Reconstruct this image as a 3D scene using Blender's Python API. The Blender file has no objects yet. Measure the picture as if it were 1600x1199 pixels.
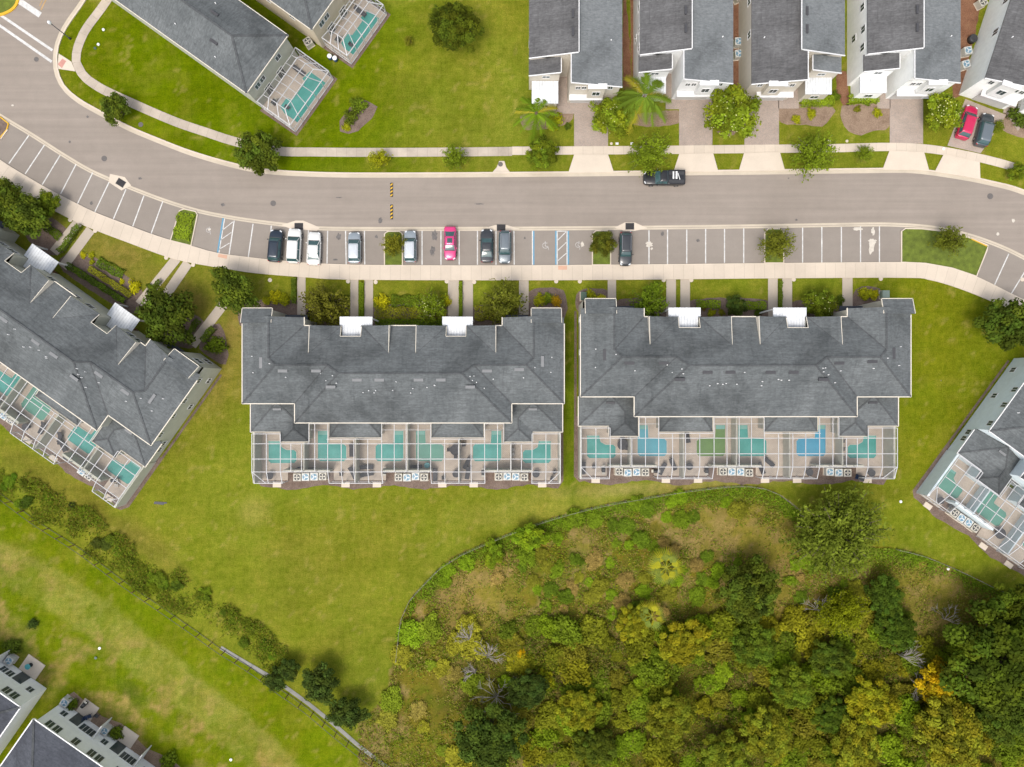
import bpy, bmesh, math, random
import numpy as np
from mathutils import Vector, Matrix
from mathutils.geometry import tessellate_polygon

# ------------------------------------------------------------------ camera, sky, sun
S = 0.095           # metres per photo pixel on the ground
H = 100.0           # camera height
sc = bpy.context.scene
COL = sc.collection
cam = bpy.data.cameras.new('camera'); camo = bpy.data.objects.new('camera', cam); COL.objects.link(camo)
camo.location = (0, 0, H); camo.rotation_euler = (0, 0, 0)
cam.sensor_width = 36; cam.lens = 18 / (800 * S / H); cam.clip_start = 1; cam.clip_end = 5000
sc.camera = camo
SUN_EL, SUN_AZ = math.radians(62), math.radians(208)
world = bpy.data.worlds.new('World'); sc.world = world; world.use_nodes = True
wn = world.node_tree.nodes; wl = world.node_tree.links
sky = wn.new('ShaderNodeTexSky'); sky.sky_type = 'NISHITA'; sky.sun_disc = False
sky.sun_elevation = SUN_EL; sky.sun_rotation = SUN_AZ; sky.air_density = 1.0; sky.dust_density = 4.0; sky.ozone_density = 0.6
bg = wn['Background']; bg.inputs['Strength'].default_value = 0.15
hs = wn.new('ShaderNodeHueSaturation'); hs.inputs['Saturation'].default_value = 0.42      # thin cloud greys the sky
wl.new(sky.outputs[0], hs.inputs['Color']); wl.new(hs.outputs[0], bg.inputs['Color'])
sl = bpy.data.lights.new('sun', 'SUN'); sl.energy = 1.0; sl.angle = math.radians(20); sl.color = (1, 0.92, 0.80)
slo = bpy.data.objects.new('sun', sl); COL.objects.link(slo)
sdir = Vector((math.sin(SUN_AZ) * math.cos(SUN_EL), math.cos(SUN_AZ) * math.cos(SUN_EL), math.sin(SUN_EL)))
slo.rotation_euler = sdir.to_track_quat('Z', 'Y').to_euler(); slo.location = (-60, -80, 120)
sc.view_settings.view_transform = 'Standard'; sc.view_settings.look = 'None'
sc.view_settings.gamma = 1; sc.view_settings.exposure = 0.80
sc.render.engine = 'CYCLES'
sc.cycles.max_bounces = 6; sc.cycles.transparent_max_bounces = 12

rnd = random.Random(7)
rng = np.random.default_rng(11)

# ------------------------------------------------------------------ helpers
def W(px, py, z=0.0):
    k = (1 - z / H) * S
    return ((px - 800) * k, (599.5 - py) * k, z)
def G(px, py): return ((px - 800) * S, (599.5 - py) * S)
def lin(r, g, b):
    f = lambda c: c / 12.92 if c <= 0.04045 else ((c + 0.055) / 1.055) ** 2.4
    return (f(r / 255), f(g / 255), f(b / 255))
def tag(o, label=None, cat=None, group=None, kind=None):
    if label: o['label'] = label
    if cat: o['category'] = cat
    if group: o['group'] = group
    if kind: o['kind'] = kind
    return o
def empty(name, loc, rz=0.0, sc_=1.0):
    o = bpy.data.objects.new(name, None); COL.objects.link(o)
    o.location = loc; o.rotation_euler = (0, 0, rz); o.scale = (sc_, sc_, sc_); o.empty_display_size = 0.3
    return o
def catmull(pts, step=12.0, closed=False):
    P = [Vector((p[0], p[1])) for p in pts]; n = len(P); out = []
    rngi = n if closed else n - 1
    for i in range(rngi):
        if closed: p0, p1, p2, p3 = P[(i - 1) % n], P[i], P[(i + 1) % n], P[(i + 2) % n]
        else: p0, p1, p2, p3 = P[max(i - 1, 0)], P[i], P[i + 1], P[min(i + 2, n - 1)]
        m = max(1, int((p2 - p1).length / step))
        for k in range(m):
            t = k / m
            out.append(0.5 * ((2 * p1) + (-p0 + p2) * t + (2 * p0 - 5 * p1 + 4 * p2 - p3) * t * t + (-p0 + 3 * p1 - 3 * p2 + p3) * t ** 3))
    if not closed: out.append(P[-1])
    return [(v.x, v.y) for v in out]
def interp(poly, x):
    for (a, b), (c, d) in zip(poly[:-1], poly[1:]):
        if a <= x <= c: return b + (d - b) * (x - a) / max(c - a, 1e-6)
    return poly[-1][1] if x > poly[-1][0] else poly[0][1]

class MB:
    def __init__(s): s.v = []; s.f = []; s.m = []; s.uv = None; s.sm = []
    def face(s, pts, m=0, smooth=False):
        n = len(s.v); s.v += [tuple(p) for p in pts]; s.f.append(tuple(range(n, n + len(pts)))); s.m.append(m); s.sm.append(smooth)
    def poly(s, pts, z, m=0):
        P = [Vector((p[0], p[1], 0)) for p in pts]
        n = len(s.v); s.v += [(p.x, p.y, z) for p in P]
        for t in tessellate_polygon([P]):
            a, b, c = [P[i] for i in t]
            if (b - a).cross(c - a).z < 0: t = (t[0], t[2], t[1])
            s.f.append(tuple(n + i for i in t)); s.m.append(m); s.sm.append(False)
    def prism(s, pts, z0, z1, m=0, top=True, mt=None, bottom=False):
        A = sum(pts[i][0] * pts[(i + 1) % len(pts)][1] - pts[(i + 1) % len(pts)][0] * pts[i][1] for i in range(len(pts)))
        if A < 0: pts = pts[::-1]
        k = len(pts)
        for i in range(k):
            a = pts[i]; b = pts[(i + 1) % k]
            s.face([(a[0], a[1], z0), (b[0], b[1], z0), (b[0], b[1], z1), (a[0], a[1], z1)], m)
        if top: s.poly(pts, z1, m if mt is None else mt)
        if bottom:
            s.poly(pts, z0, m)
    def box(s, x0, x1, y0, y1, z0, z1, m=0):
        if x0 > x1: x0, x1 = x1, x0
        if y0 > y1: y0, y1 = y1, y0
        n = len(s.v)
        s.v += [(x, y, z) for z in (z0, z1) for (x, y) in ((x0, y0), (x1, y0), (x1, y1), (x0, y1))]
        for f in ((0, 3, 2, 1), (4, 5, 6, 7), (0, 1, 5, 4), (1, 2, 6, 5), (2, 3, 7, 6), (3, 0, 4, 7)):
            s.f.append(tuple(n + i for i in f)); s.m.append(m); s.sm.append(False)
    def beam(s, a, b, w, h, m=0):      # rectangular bar
        a = Vector(a); b = Vector(b); d = b - a
        if d.length < 1e-5: return
        d.normalize(); up = Vector((0, 0, 1)) if abs(d.z) < 0.95 else Vector((0, 1, 0))
        x = d.cross(up).normalized() * w / 2; y = x.cross(d).normalized() * h / 2
        n = len(s.v)
        for p in (a, b):
            for q in (-x - y, x - y, x + y, -x + y): s.v.append(tuple(p + q))
        for f in ((0, 1, 5, 4), (1, 2, 6, 5), (2, 3, 7, 6), (3, 0, 4, 7), (3, 2, 1, 0), (4, 5, 6, 7)):
            s.f.append(tuple(n + i for i in f)); s.m.append(m); s.sm.append(False)
    def tube(s, pts, rs, k=6, m=0, cap=True):
        rings = []
        for i, p in enumerate(pts):
            p = Vector(p); q = Vector(pts[min(i + 1, len(pts) - 1)]) - Vector(pts[max(i - 1, 0)])
            if q.length < 1e-6: q = Vector((0, 0, 1))
            q.normalize(); u = q.cross(Vector((0.3, 0.9, 0.2))).normalized(); w = q.cross(u)
            n = len(s.v)
            for j in range(k):
                a = 2 * math.pi * j / k; s.v.append(tuple(p + (u * math.cos(a) + w * math.sin(a)) * rs[i]))
            rings.append(n)
        for a, b in zip(rings[:-1], rings[1:]):
            for j in range(k):
                s.f.append((a + j, a + (j + 1) % k, b + (j + 1) % k, b + j)); s.m.append(m); s.sm.append(True)
        if cap:
            s.f.append(tuple(rings[0] + j for j in range(k))[::-1]); s.m.append(m); s.sm.append(False)
            s.f.append(tuple(rings[-1] + j for j in range(k))); s.m.append(m); s.sm.append(False)
    def cyl(s, x, y, z0, z1, r, k=16, m=0, r1=None):
        s.tube([(x, y, z0), (x, y, z1)], [r, r if r1 is None else r1], k, m)
    def build(s, name, mats, parent=None, loc=None, rz=0):
        me = bpy.data.meshes.new(name); me.from_pydata(s.v, [], s.f)
        if not isinstance(mats, (list, tuple)): mats = [mats]
        for mm in mats: me.materials.append(mm)
        me.polygons.foreach_set('material_index', s.m); me.polygons.foreach_set('use_smooth', s.sm)
        if s.uv:
            ul = me.uv_layers.new(name='UVMap'); d = np.array(s.uv, dtype=np.float32)
            idx = np.zeros(len(me.loops), dtype=np.int32); me.loops.foreach_get('vertex_index', idx)
            ul.data.foreach_set('uv', d[idx].ravel())
        me.update()
        o = bpy.data.objects.new(name, me); COL.objects.link(o)
        if parent: o.parent = parent
        if loc: o.location = loc
        if rz: o.rotation_euler = (0, 0, rz)
        return o
def structure(o): o['kind'] = 'structure'; return o
def copy_tree(o, parent=None):
    c = o.copy(); COL.objects.link(c); c.parent = parent
    for ch in [x for x in KIDS.get(o.name, [])]: copy_tree(ch, c)
    return c
KIDS = {}
def reg(root):          # remember the children of a prototype
    for o in list(COL.objects):
        if o.parent: KIDS.setdefault(o.parent.name, [])
    return root

# ------------------------------------------------------------------ materials
def newmat(name):
    m = bpy.data.materials.new(name); m.use_nodes = True
    nt = m.node_tree; b = nt.nodes['Principled BSDF']; return m, nt, b
def node(nt, t, **kw):
    n = nt.nodes.new(t)
    for k, v in kw.items(): setattr(n, k, v)
    return n
def noise(nt, vec, scale, detail=4, rough=0.55, dist=0):
    n = node(nt, 'ShaderNodeTexNoise'); n.inputs['Scale'].default_value = scale
    n.inputs['Detail'].default_value = detail; n.inputs['Roughness'].default_value = rough; n.inputs['Distortion'].default_value = dist
    if vec is not None: nt.links.new(vec, n.inputs['Vector'])
    return n.outputs['Fac']
def ramp(nt, fac, stops, interp='LINEAR'):
    r = node(nt, 'ShaderNodeValToRGB'); r.color_ramp.interpolation = interp
    el = r.color_ramp.elements
    while len(el) < len(stops): el.new(0.5)
    for e, (p, c) in zip(el, stops):
        e.position = p; e.color = (c[0], c[1], c[2], 1) if hasattr(c, '__len__') else (c, c, c, 1)
    nt.links.new(fac, r.inputs['Fac']); return r.outputs['Color']
def mixc(nt, a, b, fac=None, t='MIX', f=0.5):
    n = node(nt, 'ShaderNodeMix', data_type='RGBA', blend_type=t)
    n.inputs[0].default_value = f
    if fac is not None: nt.links.new(fac, n.inputs[0])
    for sock, v in ((6, a), (7, b)):
        if hasattr(v, 'is_linked') or hasattr(v, 'links'): nt.links.new(v, n.inputs[sock])
        else: n.inputs[sock].default_value = (v[0], v[1], v[2], 1)
    return n.outputs[2]
def coords(nt, kind='Object', scale=None, rot=0):
    t = node(nt, 'ShaderNodeTexCoord'); v = t.outputs[kind]
    if scale or rot:
        mp = node(nt, 'ShaderNodeMapping'); mp.inputs['Scale'].default_value = scale or (1, 1, 1); mp.inputs['Rotation'].default_value = (0, 0, rot)
        nt.links.new(v, mp.inputs['Vector']); v = mp.outputs['Vector']
    return v
def bump(nt, b, h, st=0.3, d=0.02):
    n = node(nt, 'ShaderNodeBump'); n.inputs['Strength'].default_value = st; n.inputs['Distance'].default_value = d
    nt.links.new(h, n.inputs['Height']); nt.links.new(n.outputs[0], b.inputs['Normal'])
def simple(name, col, rough=0.7, var=0.12, sc1=1.5, metal=0.0, spec=None, coat=0, fine=0.08):
    m, nt, b = newmat(name); v = coords(nt)
    f = noise(nt, v, sc1, 5); g = noise(nt, v, sc1 * 12, 3)
    c = ramp(nt, f, [(0.3, tuple(x * (1 - var) for x in col)), (0.7, tuple(min(1, x * (1 + var)) for x in col))])
    c2 = ramp(nt, g, [(0.25, 1 - fine), (0.75, 1.0)])
    nt.links.new(mixc(nt, c, c2, t='MULTIPLY', f=1.0), b.inputs['Base Color'])
    b.inputs['Roughness'].default_value = rough; b.inputs['Metallic'].default_value = metal
    if spec is not None: b.inputs['Specular IOR Level'].default_value = spec
    if coat: b.inputs['Coat Weight'].default_value = coat; b.inputs['Coat Roughness'].default_value = 0.05
    return m

M = {}
def mk_asphalt(name, c0, c1, streak=1.0):
    m, nt, b = newmat(name); v = coords(nt)
    big = noise(nt, v, 0.07, 6, 0.6); mid = noise(nt, v, 0.6, 6, 0.65)
    vs = coords(nt, scale=(0.03, 1.1, 1)); st = noise(nt, vs, 1.2, 4)
    fine = noise(nt, v, 9, 4, 0.7); spk = noise(nt, v, 2.4, 6, 0.75)
    c = ramp(nt, big, [(0.3, c0), (0.7, c1)])
    c = mixc(nt, c, ramp(nt, st, [(0.3, 1 - 0.15 * streak), (0.7, 1 + 0.0)]), t='MULTIPLY', f=1)
    c = mixc(nt, c, ramp(nt, mid, [(0.3, 0.93), (0.65, 1.0)]), t='MULTIPLY', f=1)
    c = mixc(nt, c, ramp(nt, fine, [(0.3, 0.88), (0.7, 1.0)]), t='MULTIPLY', f=1)
    c = mixc(nt, c, ramp(nt, spk, [(0.22, 0.55), (0.34, 1.0)]), t='MULTIPLY', f=1)
    nt.links.new(c, b.inputs['Base Color']); b.inputs['Roughness'].default_value = 0.92; b.inputs['Specular IOR Level'].default_value = 0.2
    bump(nt, b, fine, 0.25, 0.01); return m
M['road'] = mk_asphalt('asphalt', (0.268, 0.230, 0.197), (0.307, 0.265, 0.229))
M['parking'] = mk_asphalt('parking_asphalt', (0.235, 0.205, 0.178), (0.275, 0.243, 0.213), 0.3)
def mk_concrete(name, c, uvj=None, stain=0.12):
    m, nt, b = newmat(name); v = coords(nt)
    big = noise(nt, v, 0.25, 6, 0.65); fine = noise(nt, v, 7, 4, 0.6)
    col = ramp(nt, big, [(0.28, tuple(x * (1 - stain) for x in c)), (0.62, c)])
    col = mixc(nt, col, ramp(nt, fine, [(0.3, 0.92), (0.7, 1.0)]), t='MULTIPLY', f=1)
    if uvj:
        uv = coords(nt, 'UV'); sx = node(nt, 'ShaderNodeSeparateXYZ'); nt.links.new(uv, sx.inputs[0])
        d = node(nt, 'ShaderNodeMath', operation='DIVIDE'); nt.links.new(sx.outputs['X'], d.inputs[0]); d.inputs[1].default_value = uvj
        fr = node(nt, 'ShaderNodeMath', operation='FRACT'); nt.links.new(d.outputs[0], fr.inputs[0])
        col = mixc(nt, col, ramp(nt, fr.outputs[0], [(0.0, 0.78), (0.035, 0.80), (0.04, 1.0)]), t='MULTIPLY', f=1)
        fl = node(nt, 'ShaderNodeMath', operation='FLOOR'); nt.links.new(d.outputs[0], fl.inputs[0])
        wn_ = node(nt, 'ShaderNodeTexWhiteNoise', noise_dimensions='1D'); nt.links.new(fl.outputs[0], wn_.inputs['W'])
        col = mixc(nt, col, ramp(nt, wn_.outputs['Value'], [(0, 0.93), (1, 1.0)]), t='MULTIPLY', f=1)
    nt.links.new(col, b.inputs['Base Color']); b.inputs['Roughness'].default_value = 0.9; b.inputs['Specular IOR Level'].default_value = 0.2
    return m
M['walk'] = mk_concrete('sidewalk_concrete', (0.565, 0.488, 0.40), 1.5)
M['walk_old'] = mk_concrete('weathered_sidewalk', (0.47, 0.405, 0.335), 1.5, 0.3)
M['conc'] = mk_concrete('concrete', (0.565, 0.49, 0.402))
M['kerb'] = mk_concrete('kerb_concrete', (0.50, 0.435, 0.345), None, 0.2)
M['swale'] = mk_concrete('grey_concrete', (0.26, 0.255, 0.235), None, 0.35)
def mk_pavers(name, a, bcol, scale=6.0):
    m, nt, b = newmat(name); v = coords(nt, scale=(scale, scale, scale), rot=0.0)
    br = node(nt, 'ShaderNodeTexBrick'); nt.links.new(v, br.inputs['Vector'])
    br.inputs['Color1'].default_value = (*a, 1); br.inputs['Color2'].default_value = (*bcol, 1)
    br.inputs['Mortar'].default_value = (a[0] * .6, a[1] * .6, a[2] * .6, 1); br.inputs['Scale'].default_value = 0.55
    br.inputs['Mortar Size'].default_value = 0.02; br.inputs['Bias'].default_value = 0
    v2 = coords(nt); n = noise(nt, v2, 0.5, 6, 0.7)
    c = mixc(nt, br.outputs['Color'], ramp(nt, n, [(0.3, 0.80), (0.7, 1.05)]), t='MULTIPLY', f=1)
    nt.links.new(c, b.inputs['Base Color']); b.inputs['Roughness'].default_value = 0.9; return m
M['paver'] = mk_pavers('brick_pavers', (0.40, 0.32, 0.265), (0.30, 0.255, 0.225))
M['deck'] = mk_pavers('pool_deck_pavers', (0.52, 0.44, 0.36), (0.48, 0.41, 0.34), 3.0)
def mk_shingle(name, c0, c1, stain=0.25):
    m, nt, b = newmat(name); v = coords(nt)
    big = noise(nt, v, 0.22, 6, 0.62); mid = noise(nt, coords(nt, scale=(1, 1, 1)), 2.2, 5, 0.7)
    st = noise(nt, coords(nt, scale=(0.35, 3.2, 1)), 1.3, 5, 0.7); st2 = noise(nt, coords(nt, scale=(3.2, 0.35, 1)), 0.8, 5, 0.7)
    vor = node(nt, 'ShaderNodeTexVoronoi'); vor.inputs['Scale'].default_value = 1.0; nt.links.new(coords(nt, scale=(3.0, 7.0, 5.0)), vor.inputs['Vector'])
    c = ramp(nt, big, [(0.3, c0), (0.68, c1)])
    lich = noise(nt, v, 0.09, 5, 0.6, 0.4); c = mixc(nt, c, ramp(nt, lich, [(0.36, 0.66), (0.48, 1.0)]), t='MULTIPLY', f=1)
    c = mixc(nt, c, ramp(nt, mid, [(0.3, 0.84), (0.7, 1.08)]), t='MULTIPLY', f=1)
    c = mixc(nt, c, ramp(nt, st, [(0.3, 1 - stain), (0.62, 1.0)]), t='MULTIPLY', f=1)
    c = mixc(nt, c, ramp(nt, st2, [(0.28, 1 - stain * .8), (0.5, 1.0)]), t='MULTIPLY', f=1)
    sp = node(nt, 'ShaderNodeSeparateColor'); nt.links.new(vor.outputs['Color'], sp.inputs[0])
    c = mixc(nt, c, ramp(nt, sp.outputs[0], [(0, 0.84), (1, 1.08)]), t='MULTIPLY', f=1)
    nt.links.new(c, b.inputs['Base Color']); b.inputs['Roughness'].default_value = 0.95; b.inputs['Specular IOR Level'].default_value = 0.15
    bump(nt, b, sp.outputs[0], 0.3, 0.02); return m
M['roof'] = mk_shingle('shingle_roof', (0.098, 0.108, 0.112), (0.150, 0.162, 0.166), 0.24)
M['roof_ridge'] = mk_shingle('ridge_shingle', (0.080, 0.086, 0.09), (0.108, 0.114, 0.118))
M['roof_dark'] = mk_shingle('dark_shingle_roof', (0.095, 0.094, 0.096), (0.150, 0.150, 0.153), 0.3)
M['roof_light'] = mk_shingle('light_shingle_roof', (0.150, 0.162, 0.168), (0.185, 0.197, 0.202), 0.1)
M['roof_blue'] = mk_shingle('blue_grey_shingle_roof', (0.075, 0.080, 0.095), (0.10, 0.108, 0.125), 0.15)
M['trim'] = simple('cream_trim', (0.62, 0.57, 0.48), 0.6, 0.05)
M['trim_white'] = simple('white_trim', (0.68, 0.68, 0.68), 0.55, 0.04)
M['wall_beige'] = simple('beige_stucco', (0.42, 0.405, 0.345), 0.9, 0.06)
M['wall_sage'] = simple('sage_stucco', (0.42, 0.42, 0.35), 0.9, 0.06)
M['wall_bluegrey'] = simple('pale_blue_stucco', (0.62, 0.70, 0.73), 0.9, 0.05)
M['wall_white'] = simple('white_stucco', (0.66, 0.66, 0.65), 0.85, 0.04)
M['wall_cream'] = simple('cream_stucco', (0.52, 0.475, 0.40), 0.85, 0.05)
M['wall_grey'] = simple('grey_stucco', (0.82, 0.83, 0.81), 0.9, 0.05)
M['wall_tan'] = simple('tan_stucco', (0.52, 0.45, 0.34), 0.9, 0.05)
M['alu'] = simple('white_aluminium', (0.52, 0.52, 0.53), 0.4, 0.03)
M['door'] = simple('panel_door', (0.48, 0.47, 0.45), 0.5, 0.03)
M['door_dark'] = simple('dark_wood_door', (0.13, 0.055, 0.03), 0.5, 0.1)
M['dark'] = simple('dark_plastic', (0.035, 0.036, 0.04), 0.5, 0.2)
M['navy_metal'] = simple('navy_metal_awning', (0.022, 0.028, 0.042), 0.6, 0.1)
M['furn'] = simple('dark_wicker', (0.055, 0.055, 0.06), 0.8, 0.25, 6)
M['furn_light'] = simple('pale_cushion', (0.42, 0.40, 0.37), 0.9, 0.1)
M['white_pl'] = simple('white_plastic', (0.7, 0.7, 0.7), 0.4, 0.02)
M['blue_pl'] = simple('blue_plastic', (0.02, 0.06, 0.16), 0.4, 0.05)
M['teal_pl'] = simple('teal_plastic', (0.05, 0.26, 0.28), 0.4, 0.05)
M['green_box'] = simple('utility_green', (0.05, 0.09, 0.06), 0.5, 0.08)
M['pale_green_box'] = simple('pale_green_metal', (0.24, 0.30, 0.24), 0.5, 0.08)
M['ac_body'] = simple('beige_metal', (0.44, 0.42, 0.36), 0.5, 0.06)
M['ac_grey'] = simple('pale_grey_metal', (0.50, 0.50, 0.47), 0.5, 0.06)
M['ac_fan'] = simple('fan_blade', (0.55, 0.58, 0.6), 0.4, 0.1)
M['ac_pale'] = simple('pale_blue_grille', (0.13, 0.24, 0.32), 0.5, 0.1)
M['vent'] = simple('roof_vent_metal', (0.17, 0.175, 0.18), 0.6, 0.08)
M['vent_dark'] = simple('dark_roof_vent', (0.045, 0.045, 0.05), 0.6, 0.08)
M['line'] = simple('white_road_paint', (0.62, 0.615, 0.60), 0.8, 0.2, 1.6, fine=0.4)
M['line_worn'] = simple('worn_white_paint', (0.40, 0.385, 0.37), 0.85, 0.25, 3.0, fine=0.3)
M['line_blue'] = simple('blue_road_paint', (0.10, 0.27, 0.40), 0.8, 0.12, 2.0, fine=0.2)
M['line_yellow'] = simple('yellow_road_paint', (0.62, 0.36, 0.02), 0.8, 0.1, 2.0, fine=0.2)
M['line_orange'] = simple('worn_yellow_paint', (0.42, 0.27, 0.12), 0.85, 0.2, 2.0, fine=0.3)
M['tactile'] = simple('pink_tactile_mat', (0.44, 0.22, 0.18), 0.85, 0.1)
M['tactile_pale'] = simple('faded_tactile_mat', (0.50, 0.31, 0.22), 0.85, 0.1)
M['iron'] = simple('cast_iron', (0.11, 0.10, 0.095), 0.7, 0.15, 5)
M['grate'] = simple('black_grate', (0.022, 0.02, 0.022), 0.7, 0.2, 5)
M['rubber'] = simple('black_rubber', (0.03, 0.03, 0.03), 0.8, 0.2, 5)
M['bark'] = simple('bark', (0.12, 0.09, 0.065), 0.95, 0.25, 4)
M['deadwood'] = simple('dead_wood', (0.30, 0.27, 0.24), 0.95, 0.2, 4)
M['wood'] = simple('brown_timber', (0.20, 0.105, 0.06), 0.9, 0.2, 4)
M['fence_metal'] = simple('dark_fence_metal', (0.03, 0.035, 0.03), 0.6, 0.2, 5)
M['fence_rail'] = simple('weathered_fence_rail', (0.20, 0.19, 0.14), 0.8, 0.2, 3)
M['oil'] = simple('oil_stain', (0.11, 0.10, 0.095), 0.6, 0.3, 3)
M['spill'] = simple('cement_spill', (0.50, 0.46, 0.40), 0.9, 0.12, 3)
M['cushion_blue'] = simple('navy_cushion', (0.025, 0.045, 0.10), 0.9, 0.1)

def mk_canopy():
    m, nt, b = newmat('standing_seam_white_metal'); v = coords(nt)
    w = node(nt, 'ShaderNodeTexWave', wave_type='BANDS', bands_direction='X'); w.inputs['Scale'].default_value = 0.8; nt.links.new(v, w.inputs['Vector'])
    n = noise(nt, v, 0.8, 6, 0.7)
    c = mixc(nt, ramp(nt, w.outputs['Fac'], [(0.0, (0.50, 0.52, 0.54)), (0.3, (0.64, 0.66, 0.68))]), ramp(nt, n, [(0.3, 0.72), (0.55, 1.0)]), t='MULTIPLY', f=1)
    nt.links.new(c, b.inputs['Base Color']); b.inputs['Roughness'].default_value = 0.45; bump(nt, b, w.outputs['Fac'], 0.4, 0.03); return m
M['canopy'] = mk_canopy()
def mk_water(name, c0, c1):
    m, nt, b = newmat(name); v = coords(nt); n = noise(nt, v, 0.28, 5, 0.6); r = noise(nt, v, 4, 4)
    nt.links.new(ramp(nt, n, [(0.35, c0), (0.65, c1)]), b.inputs['Base Color']); b.inputs['Roughness'].default_value = 0.08
    b.inputs['Specular IOR Level'].default_value = 0.3
    bump(nt, b, r, 0.12, 0.02); return m
M['water_teal'] = mk_water('pool_water_teal', (0.05, 0.26, 0.22), (0.10, 0.35, 0.31))
M['water_blue'] = mk_water('pool_water_blue', (0.09, 0.30, 0.36), (0.11, 0.34, 0.41))
M['water_deep'] = mk_water('pool_water_bright_blue', (0.06, 0.27, 0.40), (0.08, 0.31, 0.45))
M['water_green'] = mk_water('pool_water_green', (0.11, 0.20, 0.06), (0.135, 0.23, 0.075))
M['water_pale'] = mk_water('pool_water_pale', (0.11, 0.27, 0.21), (0.13, 0.31, 0.24))
M['water_step'] = mk_water('pool_water_over_steps', (0.16, 0.36, 0.31), (0.20, 0.40, 0.35))
M['coping'] = simple('pool_coping', (0.45, 0.40, 0.34), 0.8, 0.06)
def mk_screen():
    m, nt, b = newmat('insect_screen'); tr = node(nt, 'ShaderNodeBsdfTransparent'); mx = node(nt, 'ShaderNodeMixShader')
    v = coords(nt); n = noise(nt, v, 0.5, 3); r = ramp(nt, n, [(0.3, 0.12), (0.7, 0.24)])
    nt.links.new(r, mx.inputs[0]); b.inputs['Base Color'].default_value = (0.13, 0.135, 0.14, 1); b.inputs['Roughness'].default_value = 0.9
    nt.links.new(tr.outputs[0], mx.inputs[1]); nt.links.new(b.outputs[0], mx.inputs[2])
    nt.links.new(mx.outputs[0], nt.nodes['Material Output'].inputs[0]); return m
M['screen'] = mk_screen()
def mk_glass(name, c, rough=0.08):
    m, nt, b = newmat(name); n = noise(nt, coords(nt), 0.9, 3)
    nt.links.new(ramp(nt, n, [(0.3, tuple(x * 0.8 for x in c)), (0.7, tuple(x * 1.2 for x in c))]), b.inputs['Base Color'])
    b.inputs['Roughness'].default_value = rough; b.inputs['Specular IOR Level'].default_value = 0.7; return m
M['glass'] = mk_glass('window_glass', (0.05, 0.065, 0.065)); M['carglass'] = mk_glass('car_glass', (0.035, 0.075, 0.078), 0.05)
def mk_paint(name, c, metal=0.3):
    m, nt, b = newmat(name); n = noise(nt, coords(nt), 4, 3)
    nt.links.new(ramp(nt, n, [(0.3, tuple(x * 0.92 for x in c)), (0.7, c)]), b.inputs['Base Color'])
    b.inputs['Metallic'].default_value = metal; b.inputs['Roughness'].default_value = 0.32
    b.inputs['Coat Weight'].default_value = 0.7; b.inputs['Coat Roughness'].default_value = 0.06; return m
M['tyre'] = simple('tyre_rubber', (0.02, 0.02, 0.02), 0.8, 0.1); M['rim'] = simple('wheel_rim', (0.4, 0.4, 0.42), 0.3, 0.05, metal=0.8)
M['head'] = simple('headlamp_glass', (0.6, 0.62, 0.64), 0.1, 0.05); M['tail'] = simple('tail_lamp_glass', (0.35, 0.02, 0.02), 0.2, 0.05)
def mk_mulch(name, c0, c1, c2):
    m, nt, b = newmat(name); v = coords(nt); n = noise(nt, v, 0.7, 7, 0.75); f = noise(nt, v, 6, 5, 0.8)
    c = ramp(nt, n, [(0.28, c0), (0.5, c1), (0.75, c2)])
    c = mixc(nt, c, ramp(nt, f, [(0.3, 0.55), (0.7, 1.25)]), t='MULTIPLY', f=1)
    nt.links.new(c, b.inputs['Base Color']); b.inputs['Roughness'].default_value = 1.0; b.inputs['Specular IOR Level'].default_value = 0.1
    bump(nt, b, f, 0.6, 0.05); return m
M['mulch'] = mk_mulch('bark_mulch', (0.11, 0.078, 0.06), (0.165, 0.122, 0.10), (0.22, 0.168, 0.14))
M['mulch_light'] = mk_mulch('dry_mulch', (0.16, 0.11, 0.075), (0.25, 0.18, 0.13), (0.30, 0.225, 0.16))
M['mulch_red'] = mk_mulch('red_mulch', (0.12, 0.055, 0.03), (0.20, 0.10, 0.06), (0.24, 0.14, 0.08))
# leaves: per-leaf colour x object colour
def mk_leaf():
    m, nt, b = newmat('leaves'); at = node(nt, 'ShaderNodeAttribute', attribute_name='col'); oi = node(nt, 'ShaderNodeObjectInfo')
    c = mixc(nt, at.outputs['Color'], oi.outputs['Color'], t='MULTIPLY', f=1)
    c = mixc(nt, c, (1.0, 1.0, 0.5), t='MULTIPLY', f=1)
    nt.links.new(c, b.inputs['Base Color']); b.inputs['Roughness'].default_value = 0.8; b.inputs['Specular IOR Level'].default_value = 0.08
    tr = node(nt, 'ShaderNodeBsdfTranslucent'); nt.links.new(c, tr.inputs['Color']); mx = node(nt, 'ShaderNodeMixShader'); mx.inputs[0].default_value = 0.25
    nt.links.new(b.outputs[0], mx.inputs[1]); nt.links.new(tr.outputs[0], mx.inputs[2]); nt.links.new(mx.outputs[0], nt.nodes['Material Output'].inputs[0])
    return m
M['leaf'] = mk_leaf()

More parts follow.
